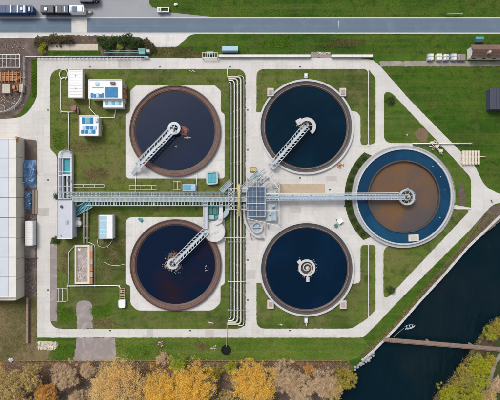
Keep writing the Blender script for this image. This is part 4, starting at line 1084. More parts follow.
for i in range(ny):
    y0 = 138.5 + i*L; y1 = y0 + L - .45
    seg('roof_panel', -70, -16, 7.6, 7.6, 'roofsheet', i, y0, y1)
    seg('roof_panel', -15.7, 8.6, 7.6, 6.6, 'roofsheet', i, y0, y1)
    seg('eave_panel', 8.9, 15.8, 6.6, 6.25, 'wallwhite', i, y0, y1)
    p0, p1 = W(24.2, y0*.999+.2, 0), W(24.2, y1, 0)
    q = MB(); q.box((a[0]+.12, (p0[1]+p1[1])/2*.997, h/2), (.2, p0[1]-p1[1], h-.15)); q.build('wall_panel', M['wallcream'], t)
for y in (138.5, 297):
    q0, q1 = W(-16, y, 7.6), W(15.8, y, 6.3); MB().bar(q0, q1, .35, .35).build('gable_trim', M['wallwhite'], t)
MB().box((a[0]+.3, b[1]-1.2, h-.5), (.9, 1.6, 1.0)).build('corner_duct', M['orange'], t)
patch('soil_hall_strip', rpoly([(24.4,140), (36.6,140,2), (36.6,297), (24.4,297)]), .06, M['soil'])
patch('gravel_hall_strip', rpoly([(25,232), (35,232), (35,258), (25,258)]), .07, M['greypave'])
def tarp_pile(label, x0, y0, x1, y1, h, seed, mat='tarp'):
    r = random.Random(seed); nx, ny_ = 12, 14; m = MB(); vs = []; fs = []
    for j in range(ny_+1):
        for i in range(nx+1):
            u, v = i/nx, j/ny_
            e = min(1, 5*min(u, 1-u))*min(1, 5*min(v, 1-v))
            z = .08 + e*h*(.6 + .4*r.random()) + e*.3*math.sin(u*9+seed)*math.cos(v*7)
            jx, jy = (r.uniform(-.35,.35) if e < 1 else 0), (r.uniform(-.35,.35) if e < 1 else 0)
            vs.append(W(x0+(x1-x0)*u+jx, y0+(y1-y0)*v+jy, z))
    for j in range(ny_):
        for i in range(nx):
            k = j*(nx+1)+i; fs.append((k+nx+1, k+nx+2, k+1, k))
    m.add(vs, fs)
    t_ = thing('tarp_pile', label, 'tarpaulin', (x0+x1)/2, (y0+y1)/2, 0)
    m.build('tarpaulin', M[mat], t_)
    for i in range(4):
        p = W(x0+(x1-x0)*(.2+.2*i), y0+(y1-y0)*r.uniform(.1,.9), h+.15); MB().box((p[0], p[1], h*.9), (.5, .35, .35), i).build('weight', M['pad'], t_)
    return t_
tarp_pile('large crumpled blue tarpaulin over a pile beside the factory hall', 20.5, 160, 36, 187.5, 1.5, 4)
tarp_pile('small crumpled blue tarpaulin south of the large one', 24.6, 191.5, 31, 209, 1.1, 6)
t = thing('container', 'white shipping container parked along the factory hall', 'container', 29, 233, 0)
MB().pbox(25.2, 221, 32.6, 245.5, .2, 2.7).build('body', M['white'], t)
rb = None
for i in range(14): MB().pbox(25.4, 221.4+i*1.72, 32.4, 222.3+i*1.72, 2.7, 2.76).build('roof_rib', M['wallwhite'], t)
for x in (25.5, 31.9):
    for y in (221.3, 244.9): q = W(x, y, 2.7); MB().box((q[0], q[1], 1.4), (.3,.3,2.8)).build('corner_post', M['steel'], t)
t = thing('timber_stack', 'stack of grey timbers between the blue tarpaulins and the white container', 'timber', 33, 200, 0)
for i in range(6): MB().pbox(32+i*.75, 190, 32.6+i*.75, 214, .06, .35+.12*(i%3)).build('timber', M['tan'] if i % 2 else M['greypave'], t)
t = thing('post_fence', 'brown post fence at the end of the white container', 'fence', 30, 256, 0)
for i in range(5): q = W(25+i*2.6, 257.4, 1); MB().box((q[0], q[1], .55), (.18,.18,1.1)).build('post', M['wood'], t)
for z_ in (.5, .95): MB().bar(W(24.8, 257.4, z_), W(36, 257.4, z_), .12, .16).build('rail', M['wood'], t)

# construction yard
t = thing('formwork_frame', 'white grid frame over the brown construction yard', 'frame', 10, 61, 0)
for y in (54.6, 58.5, 63, 67.4): MB().bar(W(-12, y, 1.6), W(20, y, 1.6), .28 if y in (54.6, 67.4) else .14).build('beam', M['pad'], t)
for i in range(8): MB().bar(W(-10+i*4.2, 54.6, 1.55), W(-10+i*4.2, 67.4, 1.55), .28 if i == 7 else .14).build('cross_beam', M['pad'], t)
for x in (-8, 6, 19.6):
    for y in (54.8, 67.2): q = W(x, y, 1.5); MB().box((q[0], q[1], .8), (.25,.25,1.55)).build('leg', M['steel'], t)
t = thing('scaffold_stack', 'orange scaffolding stacked across the brown construction yard', 'scaffolding', 10, 77, 0)
rr = random.Random(9)
for i in range(11):
    y = 73.2 + i*.75; x0 = rr.uniform(-8, 3); MB().bar(W(x0, y, .5+.12*(i%3)), W(rr.uniform(17, 23), y+rr.uniform(-.8,.8), .5+.12*(i%3)), .2).build('tube', M['orange'], t)
for i in range(6): MB().bar(W(1+i*3.8, 71.5+rr.uniform(-1,1), .95), W(1.5+i*3.8, 83+rr.uniform(-2,4), .95), .2).build('tube', M['orange'] if i % 3 else M['tan'], t)
t = thing('mini_excavator', 'orange mini excavator between cream boxes in the construction yard', 'excavator', 16, 86, 0)
q = W(16.4, 88, 1.2)
for s in (-1, 1): MB().box((q[0]+s*.8, q[1], .35), (.45, 2.4, .6)).build('track', M['rubber'], t)
MB().cyl((q[0], q[1], .6), .6, .3, 16).build('slew_ring', M['darksteel'], t)
MB().box((q[0], q[1]-.3, 1.25), (1.6, 1.9, .8), .15).build('body', M['orange'], t)
cb_ = MB().box((q[0]-.3, q[1]-.1, 2.0), (.9, 1.1, .9), .15).build('cab', M['glass'], t); MB().box((q[0]-.3, q[1]-.1, 2.5), (1.0, 1.2, .12), .15).build('cab_roof', M['orange'], cb_)
MB().bar((q[0]+.2, q[1]+.8, 1.3), (q[0]+.5, q[1]+2.4, 2.6), .28).build('boom', M['orange'], t)
MB().bar((q[0]+.5, q[1]+2.4, 2.6), (q[0]+.7, q[1]+3.9, 1.0), .22).build('stick', M['orange'], t)
MB().box((q[0]+.7, q[1]+3.9, .7), (.8, .6, .6), .2).build('bucket', M['darksteel'], t)
for k, (x0, y0, x1, y1, lb) in enumerate(((2.5,84,10,93,'wide cream crate west of the orange mini excavator'), (19,84.5,23.5,92,'narrow cream crate east of the orange mini excavator'))):
    t = thing('crate', lb, 'crate', (x0+x1)/2, y1, 0, 'crates in the construction yard')
    MB().pbox(x0, y0, x1, y1, .02, 1.1).build('body', M['tan'], t)
    for i in range(4): 
        w = (x1-x0)/4; MB().pbox(x0+i*w+.1, y0-.2, x0+(i+1)*w-.1, y1+.2, 1.1, 1.2).build('plank', M['rubble'], t)
rr = random.Random(17)
for k in range(8):
    x, y = rr.uniform(2, 16), 95 + k*2.1
    a_ = rr.uniform(0, 3.1); L = rr.uniform(1.5, 4); q = W(x, y, .2)
    tag(MB().box((q[0], q[1], .12), (L*.5, .3, .18), a_).build('plank', M[rr.choice(['tan','wood','greypave'])]), f'loose weathered plank on the yard soil, {["first","second","third","fourth","fifth","sixth","seventh","last"][k]} from the excavator', 'plank', 'loose planks in the yard')
t = thing('yard_fence', 'pale bent mesh fence curving round the corner of the construction yard', 'fence', 27, 90, 0)
fp = [W(*p, 0) for p in smooth_path([(25.5,57.2,0), (25.5,88,0), (21,103,0), (10,112,0), (-6,113,0)], 9, 5) for p in [(p[0], p[1])]]
for a_, b_ in zip(fp[:-1], fp[1:]):
    n_ = max(1, round((Vector(b_)-Vector(a_)).length/2.5))
    for i in range(n_):
        p = Vector(a_).lerp(Vector(b_), i/n_); MB().bar(p, p+Vector((0,0,1.5)), .13).build('post', M['steel'], t)
m = MB()
for a_, b_ in zip(fp[:-1], fp[1:]):
    for z_ in (.4, .8, 1.2, 1.5): m.bar(Vector(a_)+Vector((0,0,z_)), Vector(b_)+Vector((0,0,z_)), .1 if z_ > 1.4 else .04)
m.build('wire', M['steel'], t)
pole_pipe('thin cream pipe crossing the yard below the orange scaffolding', [(-5,77.6,.6), (25,77.6,.6)], .1, 'tan')

# ------------------------------------------------------------------ perimeter fence, walls, gate along the top
t = thing('perimeter_fence', 'long pale railing fence along the north perimeter road', 'fence', 90, 56, 0)
for x0, x1 in ((25, 66), (66.6, 108), (108.6, 148)):
    MB().bar(W(x0, 56.3, 1.5), W(x1, 56.3, 1.5), .26, .12).build('top_rail', M['wallwhite'] if x0 < 50 else M['steelteal'], t)
    MB().bar(W(x0, 56.3, .5), W(x1, 56.3, .5), .1).build('bottom_rail', M['steel'], t)
for i in range(31): q = W(25.2+i*4.08, 56.3, 1.5); MB().box((q[0], q[1], .75), (.16,.16,1.5)).build('post', M['steel'], t)
def garden_wall(label, x0, x1):
    t_ = thing('boundary_wall', label, 'wall', (x0+x1)/2, 56, 0, 'low walls along the north perimeter')
    MB().pbox(x0, 54.9, x1, 56.5, 0, 1.1).build('wall', M['wallcream'], t_)
    n_ = max(2, round((x1-x0)/11)); w = (x1-x0)/n_
    for i in range(n_): MB().pbox(x0+i*w+.06, 54.5, x0+(i+1)*w-.06, 56.8, 1.1, 1.25).build('coping_slab', M['wallwhite'], t_)
garden_wall('low cream wall between the white lattice gate and the gap', 218.5, 310.5)
garden_wall('low cream wall from the gap to the start of the diagonal road', 331.5, 373)
patch('gap_paving', rpoly([(311,52), (331,52), (331,57.9), (311,57.9)]), .03, M['greypave'])
t = thing('lattice_gate', 'white lattice gate at the west end of the low cream wall', 'gate', 210, 55, 0)
for y in (52.4, 57.4): MB().bar(W(202.5, y, 1.7), W(217.5, y, 1.7), .18).build('rail', M['wallwhite'], t)
for i in range(7): MB().bar(W(202.6+i*2.45, 52.4, 1.66), W(202.6+i*2.45, 57.4, 1.66), .16).build('bar', M['wallwhite'], t)
for x in (202.6, 217.3):
    for y in (52.4, 57.4): q = W(x, y, 1.6); MB().box((q[0], q[1], .85), (.22,.22,1.7)).build('post', M['steel'], t)
MB().pbox(206.5, 51.6, 213, 54, 0, 1.3).build('gate_motor', M['skyblue'], t)
t = thing('container', 'pale sky-blue container standing on the grass between the road and wall', 'container', 230, 48.5, 0)
MB().pbox(222.3, 46.2, 237.6, 50.6, .1, 2.4).build('body', M['skyblue'], t)
for i in range(9): MB().pbox(222.7+i*1.66, 46.4, 223.6+i*1.66, 50.4, 2.4, 2.46).build('roof_rib', M['skyblue'], t)
MB().pbox(221.9, 46, 222.3, 50.8, .1, 2.5).build('end_frame', M['steelteal'], t); MB().pbox(237.6, 46, 238, 50.8, .1, 2.5).build('end_frame', M['steelteal'], t)
t = thing('gate_housing', 'teal gate housing at the end of the pale railing fence', 'gate', 142, 52, 0)
MB().pbox(138.5, 48.6, 144.6, 53.6, 0, 2.2).build('cabin', M['tealpaint'], t)
MB().pbox(138, 48.2, 145.1, 51, 2.2, 2.35).build('roof', M['greenpaint'], t)
MB().pbox(146, 49.6, 149.6, 52.2, 0, 1.6).build('cabinet', M['steelteal'], t)
MB().bar(W(104, 52.8, 1.3), W(138, 52.8, 1.3), .25, .5).build('sliding_beam', M['greenpaint'], t)
MB().bar(W(104, 50.9, 1.2), W(138, 50.9, 1.2), .1).build('guide_rail', M['wallwhite'], t)
for i in range(9): q = W(105+i*4, 52.8, 1); MB().box((q[0], q[1], .6), (.14,.14,1.2)).build('post', M['steelteal'], t)
MB().pbox(144, 56.6, 148.6, 58.6, .05, .7).build('stop_block', M['pad'], t)
t = thing('stone_heap', 'pale heap of stones at the gap in the low wall', 'stones', 323, 54, 0)
rr = random.Random(31)
for i in range(10): q = W(318+i*1.2, 53.3+rr.uniform(-1,1), .3); MB().cyl((q[0], q[1], 0), rr.uniform(.3,.6), rr.uniform(.2,.5), 7, .2).build('stone', M['rubble'], t)

# road-side sheds and far house to the north-east
gl = ['tall white block stack farthest from the brown-roofed house', 'second white block stack west of the brown-roofed house', 'third white block stack, slightly lower than its neighbours', 'white block stack closest to the brown-roofed house']
for k, x in enumerate((428.5, 437, 444, 451.5)):
    t = thing('block_stack', gl[k], 'blocks', x+2, 60, 0, 'white block stacks along the meadow path')
    for j in range(2):
        for i in range(2):
            MB().pbox(x+i*2.6, 53.6+j*3.1+(k == 2)*.5, x+i*2.6+2.4, 56.4+j*3.1, .02, 1.5+.2*((i+j+k) % 2)).build('block', M['wallwhite'] if (i+k) % 3 else M['greyroof'], t)
t = thing('block_stack', 'dark grey block stack beside the brown-roofed house', 'blocks', 461, 60, 0)
for i in range(3): MB().pbox(458+i*2.6, 54, 460.3+i*2.6, 60, .02, 1.4).build('block', M['greypave'], t)
t = thing('small_house', 'white-walled house with brown tiled roof cut off by the picture edge', 'house', 485, 57, 0)
a, b = W(467, 61, 0), W(530, 48, 0)
MB().box(((a[0]+b[0])/2, (a[1]+b[1])/2-.1, 1.5), (b[0]-a[0], b[1]-a[1]-1.2, 3.0)).build('wall', M['wallwhite'], t)
yl, yr, yh = a[1]-.0, (a[1]+b[1])/2, b[1]+.0
rows = 6; cols = 16
for i in range(cols):
    x0 = a[0]-.4 + i*(b[0]-a[0]+.8)/cols; x1 = x0 + (b[0]-a[0]+.8)/cols - .08
    for j in range(rows):
        for sgn in (0, 1):
            f0, f1 = j/rows, (j+1)/rows+.03
            ya = (yl+(yr-yl)*f0) if sgn == 0 else (yh-(yh-yr)*f0); yb = (yl+(yr-yl)*f1) if sgn == 0 else (yh-(yh-yr)*f1)
            za, zb = 3.0+1.9*f0+.06, 3.0+1.9*f1
            m = MB(); m.add([(x0,ya,za),(x1,ya,za),(x1,yb,zb),(x0,yb,zb),(x0,ya,za+.08),(x1,ya,za+.08),(x1,yb,zb+.06),(x0,yb,zb+.06)], [(3,2,1,0),(4,5,6,7),(0,1,5,4),(1,2,6,5),(2,3,7,6),(3,0,4,7)])
            m.build('roof_tile', M['brownroof'], t)
for x in (474, 484, 494): q = W(x, 59.6, 1.6); MB().box((q[0], a[1]+.48, 1.7), (1.3, .14, 1.1)).build('window', M['glass'], t)
q = W(489.5, 52, 5); MB().box((q[0], q[1], 4.7), (.8, .8, 1.6)).build('chimney', M['rubble'], t)
t = thing('utility_cabinet', 'small dark teal cabinet on the verge south of the road', 'cabinet', 479.5, 39.5, 0)
MB().pbox(476, 36.8, 483.5, 41.6, 0, 1.3).build('body', M['greenpaint'], t)
MB().pbox(475.7, 36.5, 483.8, 38.8, 1.3, 1.42).build('lid', M['tealpaint'], t); MB().pbox(475.7, 39, 483.8, 41.9, 1.3, 1.4).build('lid', M['darksteel'], t)
t = thing('road_sign', 'low grey board sign on two posts at the north road verge', 'sign', 456, 14, 0)
for x in (447.5, 462): q = W(x, 14, 1); MB().box((q[0], q[1], .5), (.12,.12,1)).build('post', M['steel'], t)
MB().bar(W(447, 14, 1.0), W(462.6, 13.6, 1.0), .1, .4).build('board', M['greyroof'], t)
def lamp_post(x, y, lb):
    t_ = thing('street_lamp', lb, 'lamp', x, y, 0, 'street lamps along the north road')
    q_ = W(x, y, 0)
    MB().tube([(q_[0], q_[1], 0), (q_[0], q_[1], 6.6), (q_[0], q_[1]+.7, 7.2), (q_[0], q_[1]+2.2, 7.3)], .09, 8).build('pole', M['steel'], t_)
    MB().box((q_[0], q_[1]+2.4, 7.3), (.3, .9, .14)).build('lamp_head', M['greyroof'], t_)
lamp_post(334.5, 36.5, 'street lamp beside the road north of the dark navy tank')

# ------------------------------------------------------------------ vehicles in the lorry park
def wheels(t_, xs, ys, r=.5, w=.3, z0=.05):
    for x in xs:
        for y in ys:
            wv = MB().tube([(x, y-w/2, z0+r), (x, y+w/2, z0+r)], r, 14); o_ = wv.build('wheel', M['rubber'], t_)
            MB().tube([(x, y-w/2-.01, z0+r), (x, y+w/2+.01, z0+r)], r*.55, 10).build('rim', M['steel'], o_)
def lorry(label, x0, x1, y0, y1, h, box_mat, cab_mat, cab_px, cargo=True, group='lorries parked in a row'):
    t_ = thing('lorry', label, 'lorry', (x0+x1)/2, (y0+y1)/2, .05, group)
    z0 = .05
    MB().pbox(x0, y0+1, x1-.5, y1-1, .75, 1.05).build('chassis', M['darksteel'], t_)
    bx1 = x1 - cab_px - .8 if cab_px else x1
    MB().pbox(x0, y0, bx1, y1, 1.05, h).build('cargo_body', M[box_mat], t_)
    n_ = max(3, int((bx1-x0)/3.2)); w = (bx1-x0)/n_
    for i in range(n_):
        MB().pbox(x0+i*w+.25, y0+.5, x0+(i+1)*w-.25, y1-.5, h, h+.08).build('roof_panel', M[box_mat], t_)
    if cab_px:
        c0 = x1-cab_px
        cab_ = MB().prism(rpoly([(c0,y0+.3,.5), (x1-.4,y0+.3,1.6), (x1-.4,y1-.3,1.6), (c0,y1-.3,.5)]), .6, h-.4).build('cab', M[cab_mat], t_)
        MB().pbox(x1-1.9, y0+1, x1-.1, y1-1, 1.7, h-.7).build('windscreen', M['glass'], cab_)
        MB().pbox(c0+.6, y0+1.2, x1-2.6, y1-1.2, h-.4, h-.1).build('wind_deflector', M[cab_mat], cab_)
        MB().pbox(c0+.8, y0+1.8, c0+2.6, y1-1.8, h-.1, h).build('roof_hatch', M['steelblue'], cab_)
        for yy in (y0-.2, y1-.4): MB().pbox(x1-2.2, yy, x1-1.5, yy+.6, 1.8, 2.6).build('mirror', M['darksteel'], cab_)
        for yy in (y0+1, y1-2): MB().pbox(x1-.5, yy, x1-.2, yy+1, .9, 1.2).build('headlight', M['white'], cab_)
    ya, yb = W(0, y0+1, .5)[1], W(0, y1-1, .5)[1]
    xa = W(x0+3, 0, .5)[0]; xb = W(x1-3, 0, .5)[0]
    wheels(t_, (xa, xa+1.3, xb), (ya, yb))
    return t_
t = lorry('long blue lorry with white roof straps cut off by the picture edge', -8, 33, 5.2, 12.6, 3.4, 'truckblue', 'truckblue', 5.5)
for x in (9.8, 16.5, 23.5): MB().pbox(x, 5.4, x+1.3, 12.4, 3.5, 3.58).build('roof_strap', M['white'], t)
MB().pbox(20, 7, 22.6, 10, 3.5, 3.7).build('roof_vent', M['skyblue'], t)
t = lorry('navy box lorry with no cab in view, behind the white-cabbed lorry', 40.2, 53.5, 5.2, 12.4, 3.3, 'truckdark', 'truckdark', 0)
MB().pbox(44, 7.4, 47, 10.4, 3.4, 3.7).build('roof_vent', M['steel'], t)
t = lorry('navy lorry with a white cab parked end to end with the navy box', 54.8, 84.5, 5.0, 12.6, 3.3, 'truckdark', 'white', 15.5)
MB().pbox(72.2, 6.4, 76.6, 11.2, 3.21, 3.4).build('sleeper_window', M['truckblue'], t)
for x in (55.6, 64): MB().pbox(x, 6, x+.9, 11.6, 3.4, 3.5).build('roof_strap', M['skyblue'], t)
lorry('dark van at the top edge, only its side in view', 79.5, 98, -6, 1.8, 2.6, 'truckdark', 'truckdark', 4.5, group='')
t = thing('pickup', 'white pickup with dark open bed parked on the grass verge', 'pickup', 163, 9.5, 0)
x0, x1, y0, y1 = 157, 169, 7.1, 11.9
MB().pbox(x0, y0, x1, y1, .45, .9).build('body', M['white'], t)
MB().pbox(x0+3.2, y0+.7, x1-.9, y1-.7, .9, .98).build('bed_floor', M['darkgrass'], t)
for (a0, b0, a1, b1) in ((x0+3.4, y0, x1, y0+.6), (x0+3.4, y1-.6, x1, y1), (x1-.8, y0+.6, x1, y1-.6)): MB().pbox(a0, b0, a1, b1, .9, 1.35).build('bed_side', M['white'], t)
c_ = MB().pbox(x0+.5, y0+.3, x0+3.9, y1-.3, .9, 1.7).build('cab', M['white'], t)
MB().pbox(x0+1.4, y0+1.2, x0+3.2, y1-1.2, 1.7, 1.75).build('sunroof', M['glass'], c_)
MB().pbox(x0+.3, y0+.7, x0+.9, y1-.7, 1.0, 1.6).build('windscreen', M['glass'], c_)
wheels(t, (W(x0+2.2,0,.3)[0], W(x1-2.4,0,.3)[0]), (W(0,y0+.4,.3)[1], W(0,y1-.4,.3)[1]), .36, .24, .02)
t = thing('skip_bag', 'small white bag lying on grass behind the pickup', 'bag', 175.5, 4.4, 0)
MB().prism(blob(175.6, 4.4, 1.8, 1.3, 14, .25, 41), 0, .5).build('sack', M['wallwhite'], t); MB().prism(blob(175.9, 4.2, .8, .6, 10, .2, 42), .5, .7).build('neck', M['white'], t)
t = thing('hand_trolley', 'small brown hand trolley just ahead of the white lorry cab', 'trolley', 90, 12, .05)
MB().pbox(87.6, 10.6, 92, 13.4, .4, .6).build('platform', M['wood'], t); MB().bar(W(92, 12, .5), W(93.6, 12, 1.1), .12).build('handle', M['darksteel'], t)
MB().pbox(88.2, 11, 90.6, 13, .6, 1.0).build('load', M['rubble'], t)
wheels(t, (W(88.4,0,.2)[0], W(91.4,0,.2)[0]), (W(0,10.9,.2)[1], W(0,13.1,.2)[1]), .17, .1)

# ------------------------------------------------------------------ river edge, footbridge, boat
t = thing('river_wall', 'pale concrete quay wall along the straight river bank', 'wall', 440, 281, -1.6)
wp = [(512,207), (500,217), (468,248), (443,277), (422,299.5), (398,327), (374,351), (362,361)]
n_i = 0
for (p, q) in zip(wp[:-1], wp[1:]):
    L = math.hypot(q[0]-p[0], q[1]-p[1]); k = max(1, round(L/10)); dx, dy = (q[0]-p[0])/L, (q[1]-p[1])/L
    for i in range(k):
        a = (p[0]+dx*(i*L/k+.12), p[1]+dy*(i*L/k+.12)); b = (p[0]+dx*((i+1)*L/k-.12), p[1]+dy*((i+1)*L/k-.12))
        w = 1.5 + .12*(n_i % 3); n_i += 1
        MB().prism([(a[0]-dy*w, a[1]+dx*w), (a[0]+dy*.7, a[1]-dx*.7), (b[0]+dy*.7, b[1]-dx*.7), (b[0]-dy*w, b[1]+dx*w)][::-1], -2.2, .22).build('coping_block', M['ringwhite'], t)
    MB().bar(W(p[0]-dy*2.8, p[1]+dx*2.8, -1.3), W(q[0]-dy*2.8, q[1]+dx*2.8, -1.3), .3, .3).build('fender_rail', M['steel'], t)
grp = 'pale rocks at the end of the quay wall'
rr = random.Random(77)
rl_ = ['largest pale rock', 'broad pale rock']
NTH = ['first', 'second', 'third', 'fourth', 'fifth', 'sixth', 'seventh', 'eighth', 'ninth', 'tenth', 'eleventh', 'twelfth', 'thirteenth', 'fourteenth', 'fifteenth', 'last']
for i in range(16):
    u = i/15; x = 373 - 19*u + rr.uniform(-.6,.6) + (i%2)*1.5; y = 353 + 15*u + rr.uniform(-.6,.6) + (i%2)*1.5; r = rr.uniform(.4, .95); q = W(x, y, 0)
    m = MB(); nn = 9; vs = []
    for lv, (k, z_) in enumerate(((1.0,-1.7), (1.05,-.4), (.72,.25), (.25,.5))):
        for j in range(nn): a_ = 2*PI*j/nn; kk = k*r*rr.uniform(.6,1.35); vs.append((q[0]+kk*math.cos(a_), q[1]+kk*math.sin(a_), z_*(.7+.5*r*.6)))
    fs = [(l*nn+j, l*nn+(j+1)%nn, (l+1)*nn+(j+1)%nn, (l+1)*nn+j) for l in range(3) for j in range(nn)] + [tuple(3*nn+j for j in range(nn))]
    tag(m.add(vs, fs).build('rock', M['rock']), f'pale grey rock at the water, {NTH[i]} counting from the quay wall end', 'rock', grp)
t = thing('footbridge', 'narrow brown footbridge crossing the dark river', 'bridge', 444, 344.5, -1.6)
z = 1.2
a, b = Vector(W(383.5, 339.4, z)), Vector(W(515, 350.2, z)); dv = (b-a); n = Vector((-dv.y, dv.x, 0)).normalized()
k = 66
for i in range(k): p = a + dv*(i+.5)/k; MB().bar(p-n*.5, p+n*.5, dv.length/k-.05, .08).build('plank', M['wood'], t)
for s in (-1, 1):
    MB().bar(a+n*.54*s-Vector((0,0,.25)), b+n*.54*s-Vector((0,0,.25)), .18, .5).build('girder', M['wood'], t)
    rail(MB(), [a+n*.58*s, b+n*.58*s], 1.0, 2.6, .08).build('railing', M['wood'], t)
for f in (.35, .68): p = a + dv*f; MB().box((p.x, p.y, -.6), (.5, 1.3, 2.4), math.atan2(dv.y, dv.x)).build('pier', M['greypave'], t)
t = thing('rowing_boat', 'small grey-blue rowing boat on the river near the footbridge', 'boat', 409.5, 326.5, -1.6)
q = W(409.8, 326.6, -1.2); ang = math.radians(12); ca, sa = math.cos(ang), math.sin(ang)
def bt(u, v, z_): return (q[0]+u*ca-v*sa, q[1]+u*sa+v*ca, z_)
prof = [(-1.9,.55), (-1.0,.78), (.2,.8), (1.2,.55), (2.1,.05)]
vs = []
for (u, w_) in prof: vs += [bt(u,-w_,-1.1), bt(u,-w_*.6,-1.7), bt(u,w_*.6,-1.7), bt(u,w_,-1.1)]
fs = [(4*i+j, 4*i+j+1, 4*i+j+5, 4*i+j+4) for i in range(4) for j in range(3)] + [(0,1,2,3)]
MB().add(vs, fs).build('hull', M['steelblue'], t)
for u in (-1.2, 0, 1.0): w_ = .65 if u < .5 else .5; MB().bar(bt(u,-w_,-1.2), bt(u,w_,-1.2), .3, .06).build('thwart', M['steel'], t)
for s in (-1, 1):
    for (p0, p1) in zip(prof[:-1], prof[1:]): MB().bar(bt(p0[0], s*p0[1], -1.08), bt(p1[0], s*p1[1], -1.08), .12, .08).build('gunwale', M['greyroof'], t)
pole_pipe('thin pale mooring line from the quay to the rowing boat', [(393,337,-1.35), (404,328,-1.35)], .06, 'steel', 'mooring_line', 1, None, False)

# south-west: boundary wall, rubble, marker
t = thing('boundary_wall', 'thin brown boundary wall on dry ground south of the factory hall', 'wall', 27, 320, 0)
for i in range(8): MB().pbox(26.4, 298+i*5.7, 27.8, 303.5+i*5.7, 0, 1.2).build('wall_panel', M['wood'], t)
t = thing('boundary_fence', 'low brown boundary fence between the south lawn and autumn trees', 'fence', 190, 361, 0)
for i in range(48): q = W(16+i*7, 361+math.sin(i*.7)*.3, 1); MB().box((q[0], q[1], .5), (.14,.14,1.1)).build('post', M['wood'], t)
for z_ in (.45, .95): MB().bar(W(16, 361, z_), W(346, 361, z_), .1, .12).build('rail', M['tan'], t)
t = thing('pale_heap', 'small pale grey heap at the corner of the dry ground', 'heap', 10.5, 360, 0)
for i in range(7):
    a_ = i*.9; q = W(10.5, 360, .4); MB().bar((q[0], q[1], .5), (q[0]+(.6+.25*(i*3%4))*math.cos(a_*1.1), q[1]+(.6+.2*(i%3))*math.sin(a_*1.1), .15), .5, .4).build('block', M['greyroof'] if i % 2 else M['ringwhite'], t)
rr = random.Random(51)
t = thing('rubble_heap', 'cream rubble spread by the corner of the perimeter road', 'rubble', 47, 346, 0)
for i in range(34):
    q = W(rr.uniform(38.5,56), rr.uniform(341.6,349.6), .2); MB().box((q[0], q[1], .12), (rr.uniform(.3,1.3), rr.uniform(.3,.9), rr.uniform(.15,.45)), rr.uniform(0,3)).build('rubble_piece', M['rubble'] if i % 3 else M['wallcream'], t)
for k, (x, y, lb) in enumerate(((161, 344, 'broken cream stones on a bare patch south of the perimeter road'), (213, 347, 'scattered white stones beside the black manhole'))):
    t = thing('stones', lb, 'stones', x, y, 0)
    for i in range(8): q = W(x+rr.uniform(-3,3), y+rr.uniform(-2.4,3.4), .2); MB().box((q[0], q[1], .1), (rr.uniform(.2,.6), rr.uniform(.2,.5), .25), rr.uniform(0,3)).build('stone', M['rubble'], t)
for k, (x, y, lb) in enumerate(((192, 71, 'pale litter on the lawn north of the slate-grey tank'), (210.5, 322.5, 'pale litter on lawn south of the brown-navy tank'), (281, 324.5, 'pale litter on lawn south of the deep blue tank'))):
    t = thing('paper_scrap', lb, 'litter', x, y, .1)
    for i in range(4): q = W(x+i*1.3-2, y+rr.uniform(-.6,.6), .1); MB().box((q[0], q[1], .14), (rr.uniform(.3,.8), .25, .05), rr.uniform(0,3)).build('scrap', M['wallwhite'], t)

# ------------------------------------------------------------------ vegetation
def quads_object(name, V, mat, parent=None, origin=(0,0,0)):
    """V: (n,4,3) array of quads in metres"""
    n = len(V); me = bpy.data.meshes.new(name)
    co = (V.reshape(-1, 3) - np.array(origin)).astype(np.float32)
    me.vertices.add(n*4); me.vertices.foreach_set('co', co.ravel())
    me.loops.add(n*4); me.loops.foreach_set('vertex_index', np.arange(n*4, dtype=np.int32))
    me.polygons.add(n); me.polygons.foreach_set('loop_start', np.arange(0, n*4, 4, dtype=np.int32))
    me.update(calc_edges=True)
    me.materials.append(mat)
    o = bpy.data.objects.new(name, me); COL.objects.link(o)
    if parent is not None: o.parent = parent
    else: o.location = origin
    return o
def leaf_quads(P, D, ln, wd, rng, up=0.0):
    """leaves at P (n,3), pointing along D (n,3)"""
    n = len(P)
    D = D/np.linalg.norm(D, axis=1, keepdims=True)
    R = rng.normal(size=(n, 3)) + np.array([0, 0, up]); Sx = np.cross(D, R); Sx /= np.linalg.norm(Sx, axis=1, keepdims=True)+1e-9
    l = (ln*rng.uniform(.6, 1.4, n))[:, None]; w = (wd*rng.uniform(.6, 1.3, n))[:, None]
    return np.stack([P-D*l*.5, P+Sx*w*.5, P+D*l*.5, P-Sx*w*.5], 1)

LM = {
 'gold':  leaf_mat('gold_leaves', [(.66,.42,.13), (.80,.54,.19), (.87,.64,.27), (.90,.73,.38)], .4),
 'yellow': leaf_mat('yellow_leaves', [(.70,.40,.04), (.83,.52,.06), (.88,.61,.10), (.90,.70,.22)], .4),
 'orange': leaf_mat('orange_leaves', [(.52,.25,.05), (.70,.38,.09), (.78,.48,.16)], .4),
 'olive': leaf_mat('olive_leaves', [(.42,.30,.10), (.62,.44,.17), (.74,.56,.27), (.46,.40,.11)], .35),
 'tan': leaf_mat('tan_twigs', [(.48,.34,.21), (.63,.46,.29), (.72,.56,.37), (.58,.42,.25)], .25),
 'lime': leaf_mat('lime_leaves', [(.24,.27,.016), (.42,.43,.025), (.56,.52,.04), (.36,.37,.025)], .4),
 'limegold': leaf_mat('lime_gold_leaves', [(.24,.22,.025), (.44,.34,.045), (.56,.43,.08), (.33,.31,.03)], .35),
 'green': leaf_mat('green_leaves', [(.035,.065,.014), (.060,.105,.022), (.09,.14,.034)]),
 'brownbush': leaf_mat('brown_bush_leaves', [(.085,.075,.035), (.14,.12,.055), (.19,.15,.08)]),
 'brightleaf': leaf_mat('bright_green_leaves', [(.18,.27,.014), (.28,.37,.024), (.35,.42,.035)]),
}
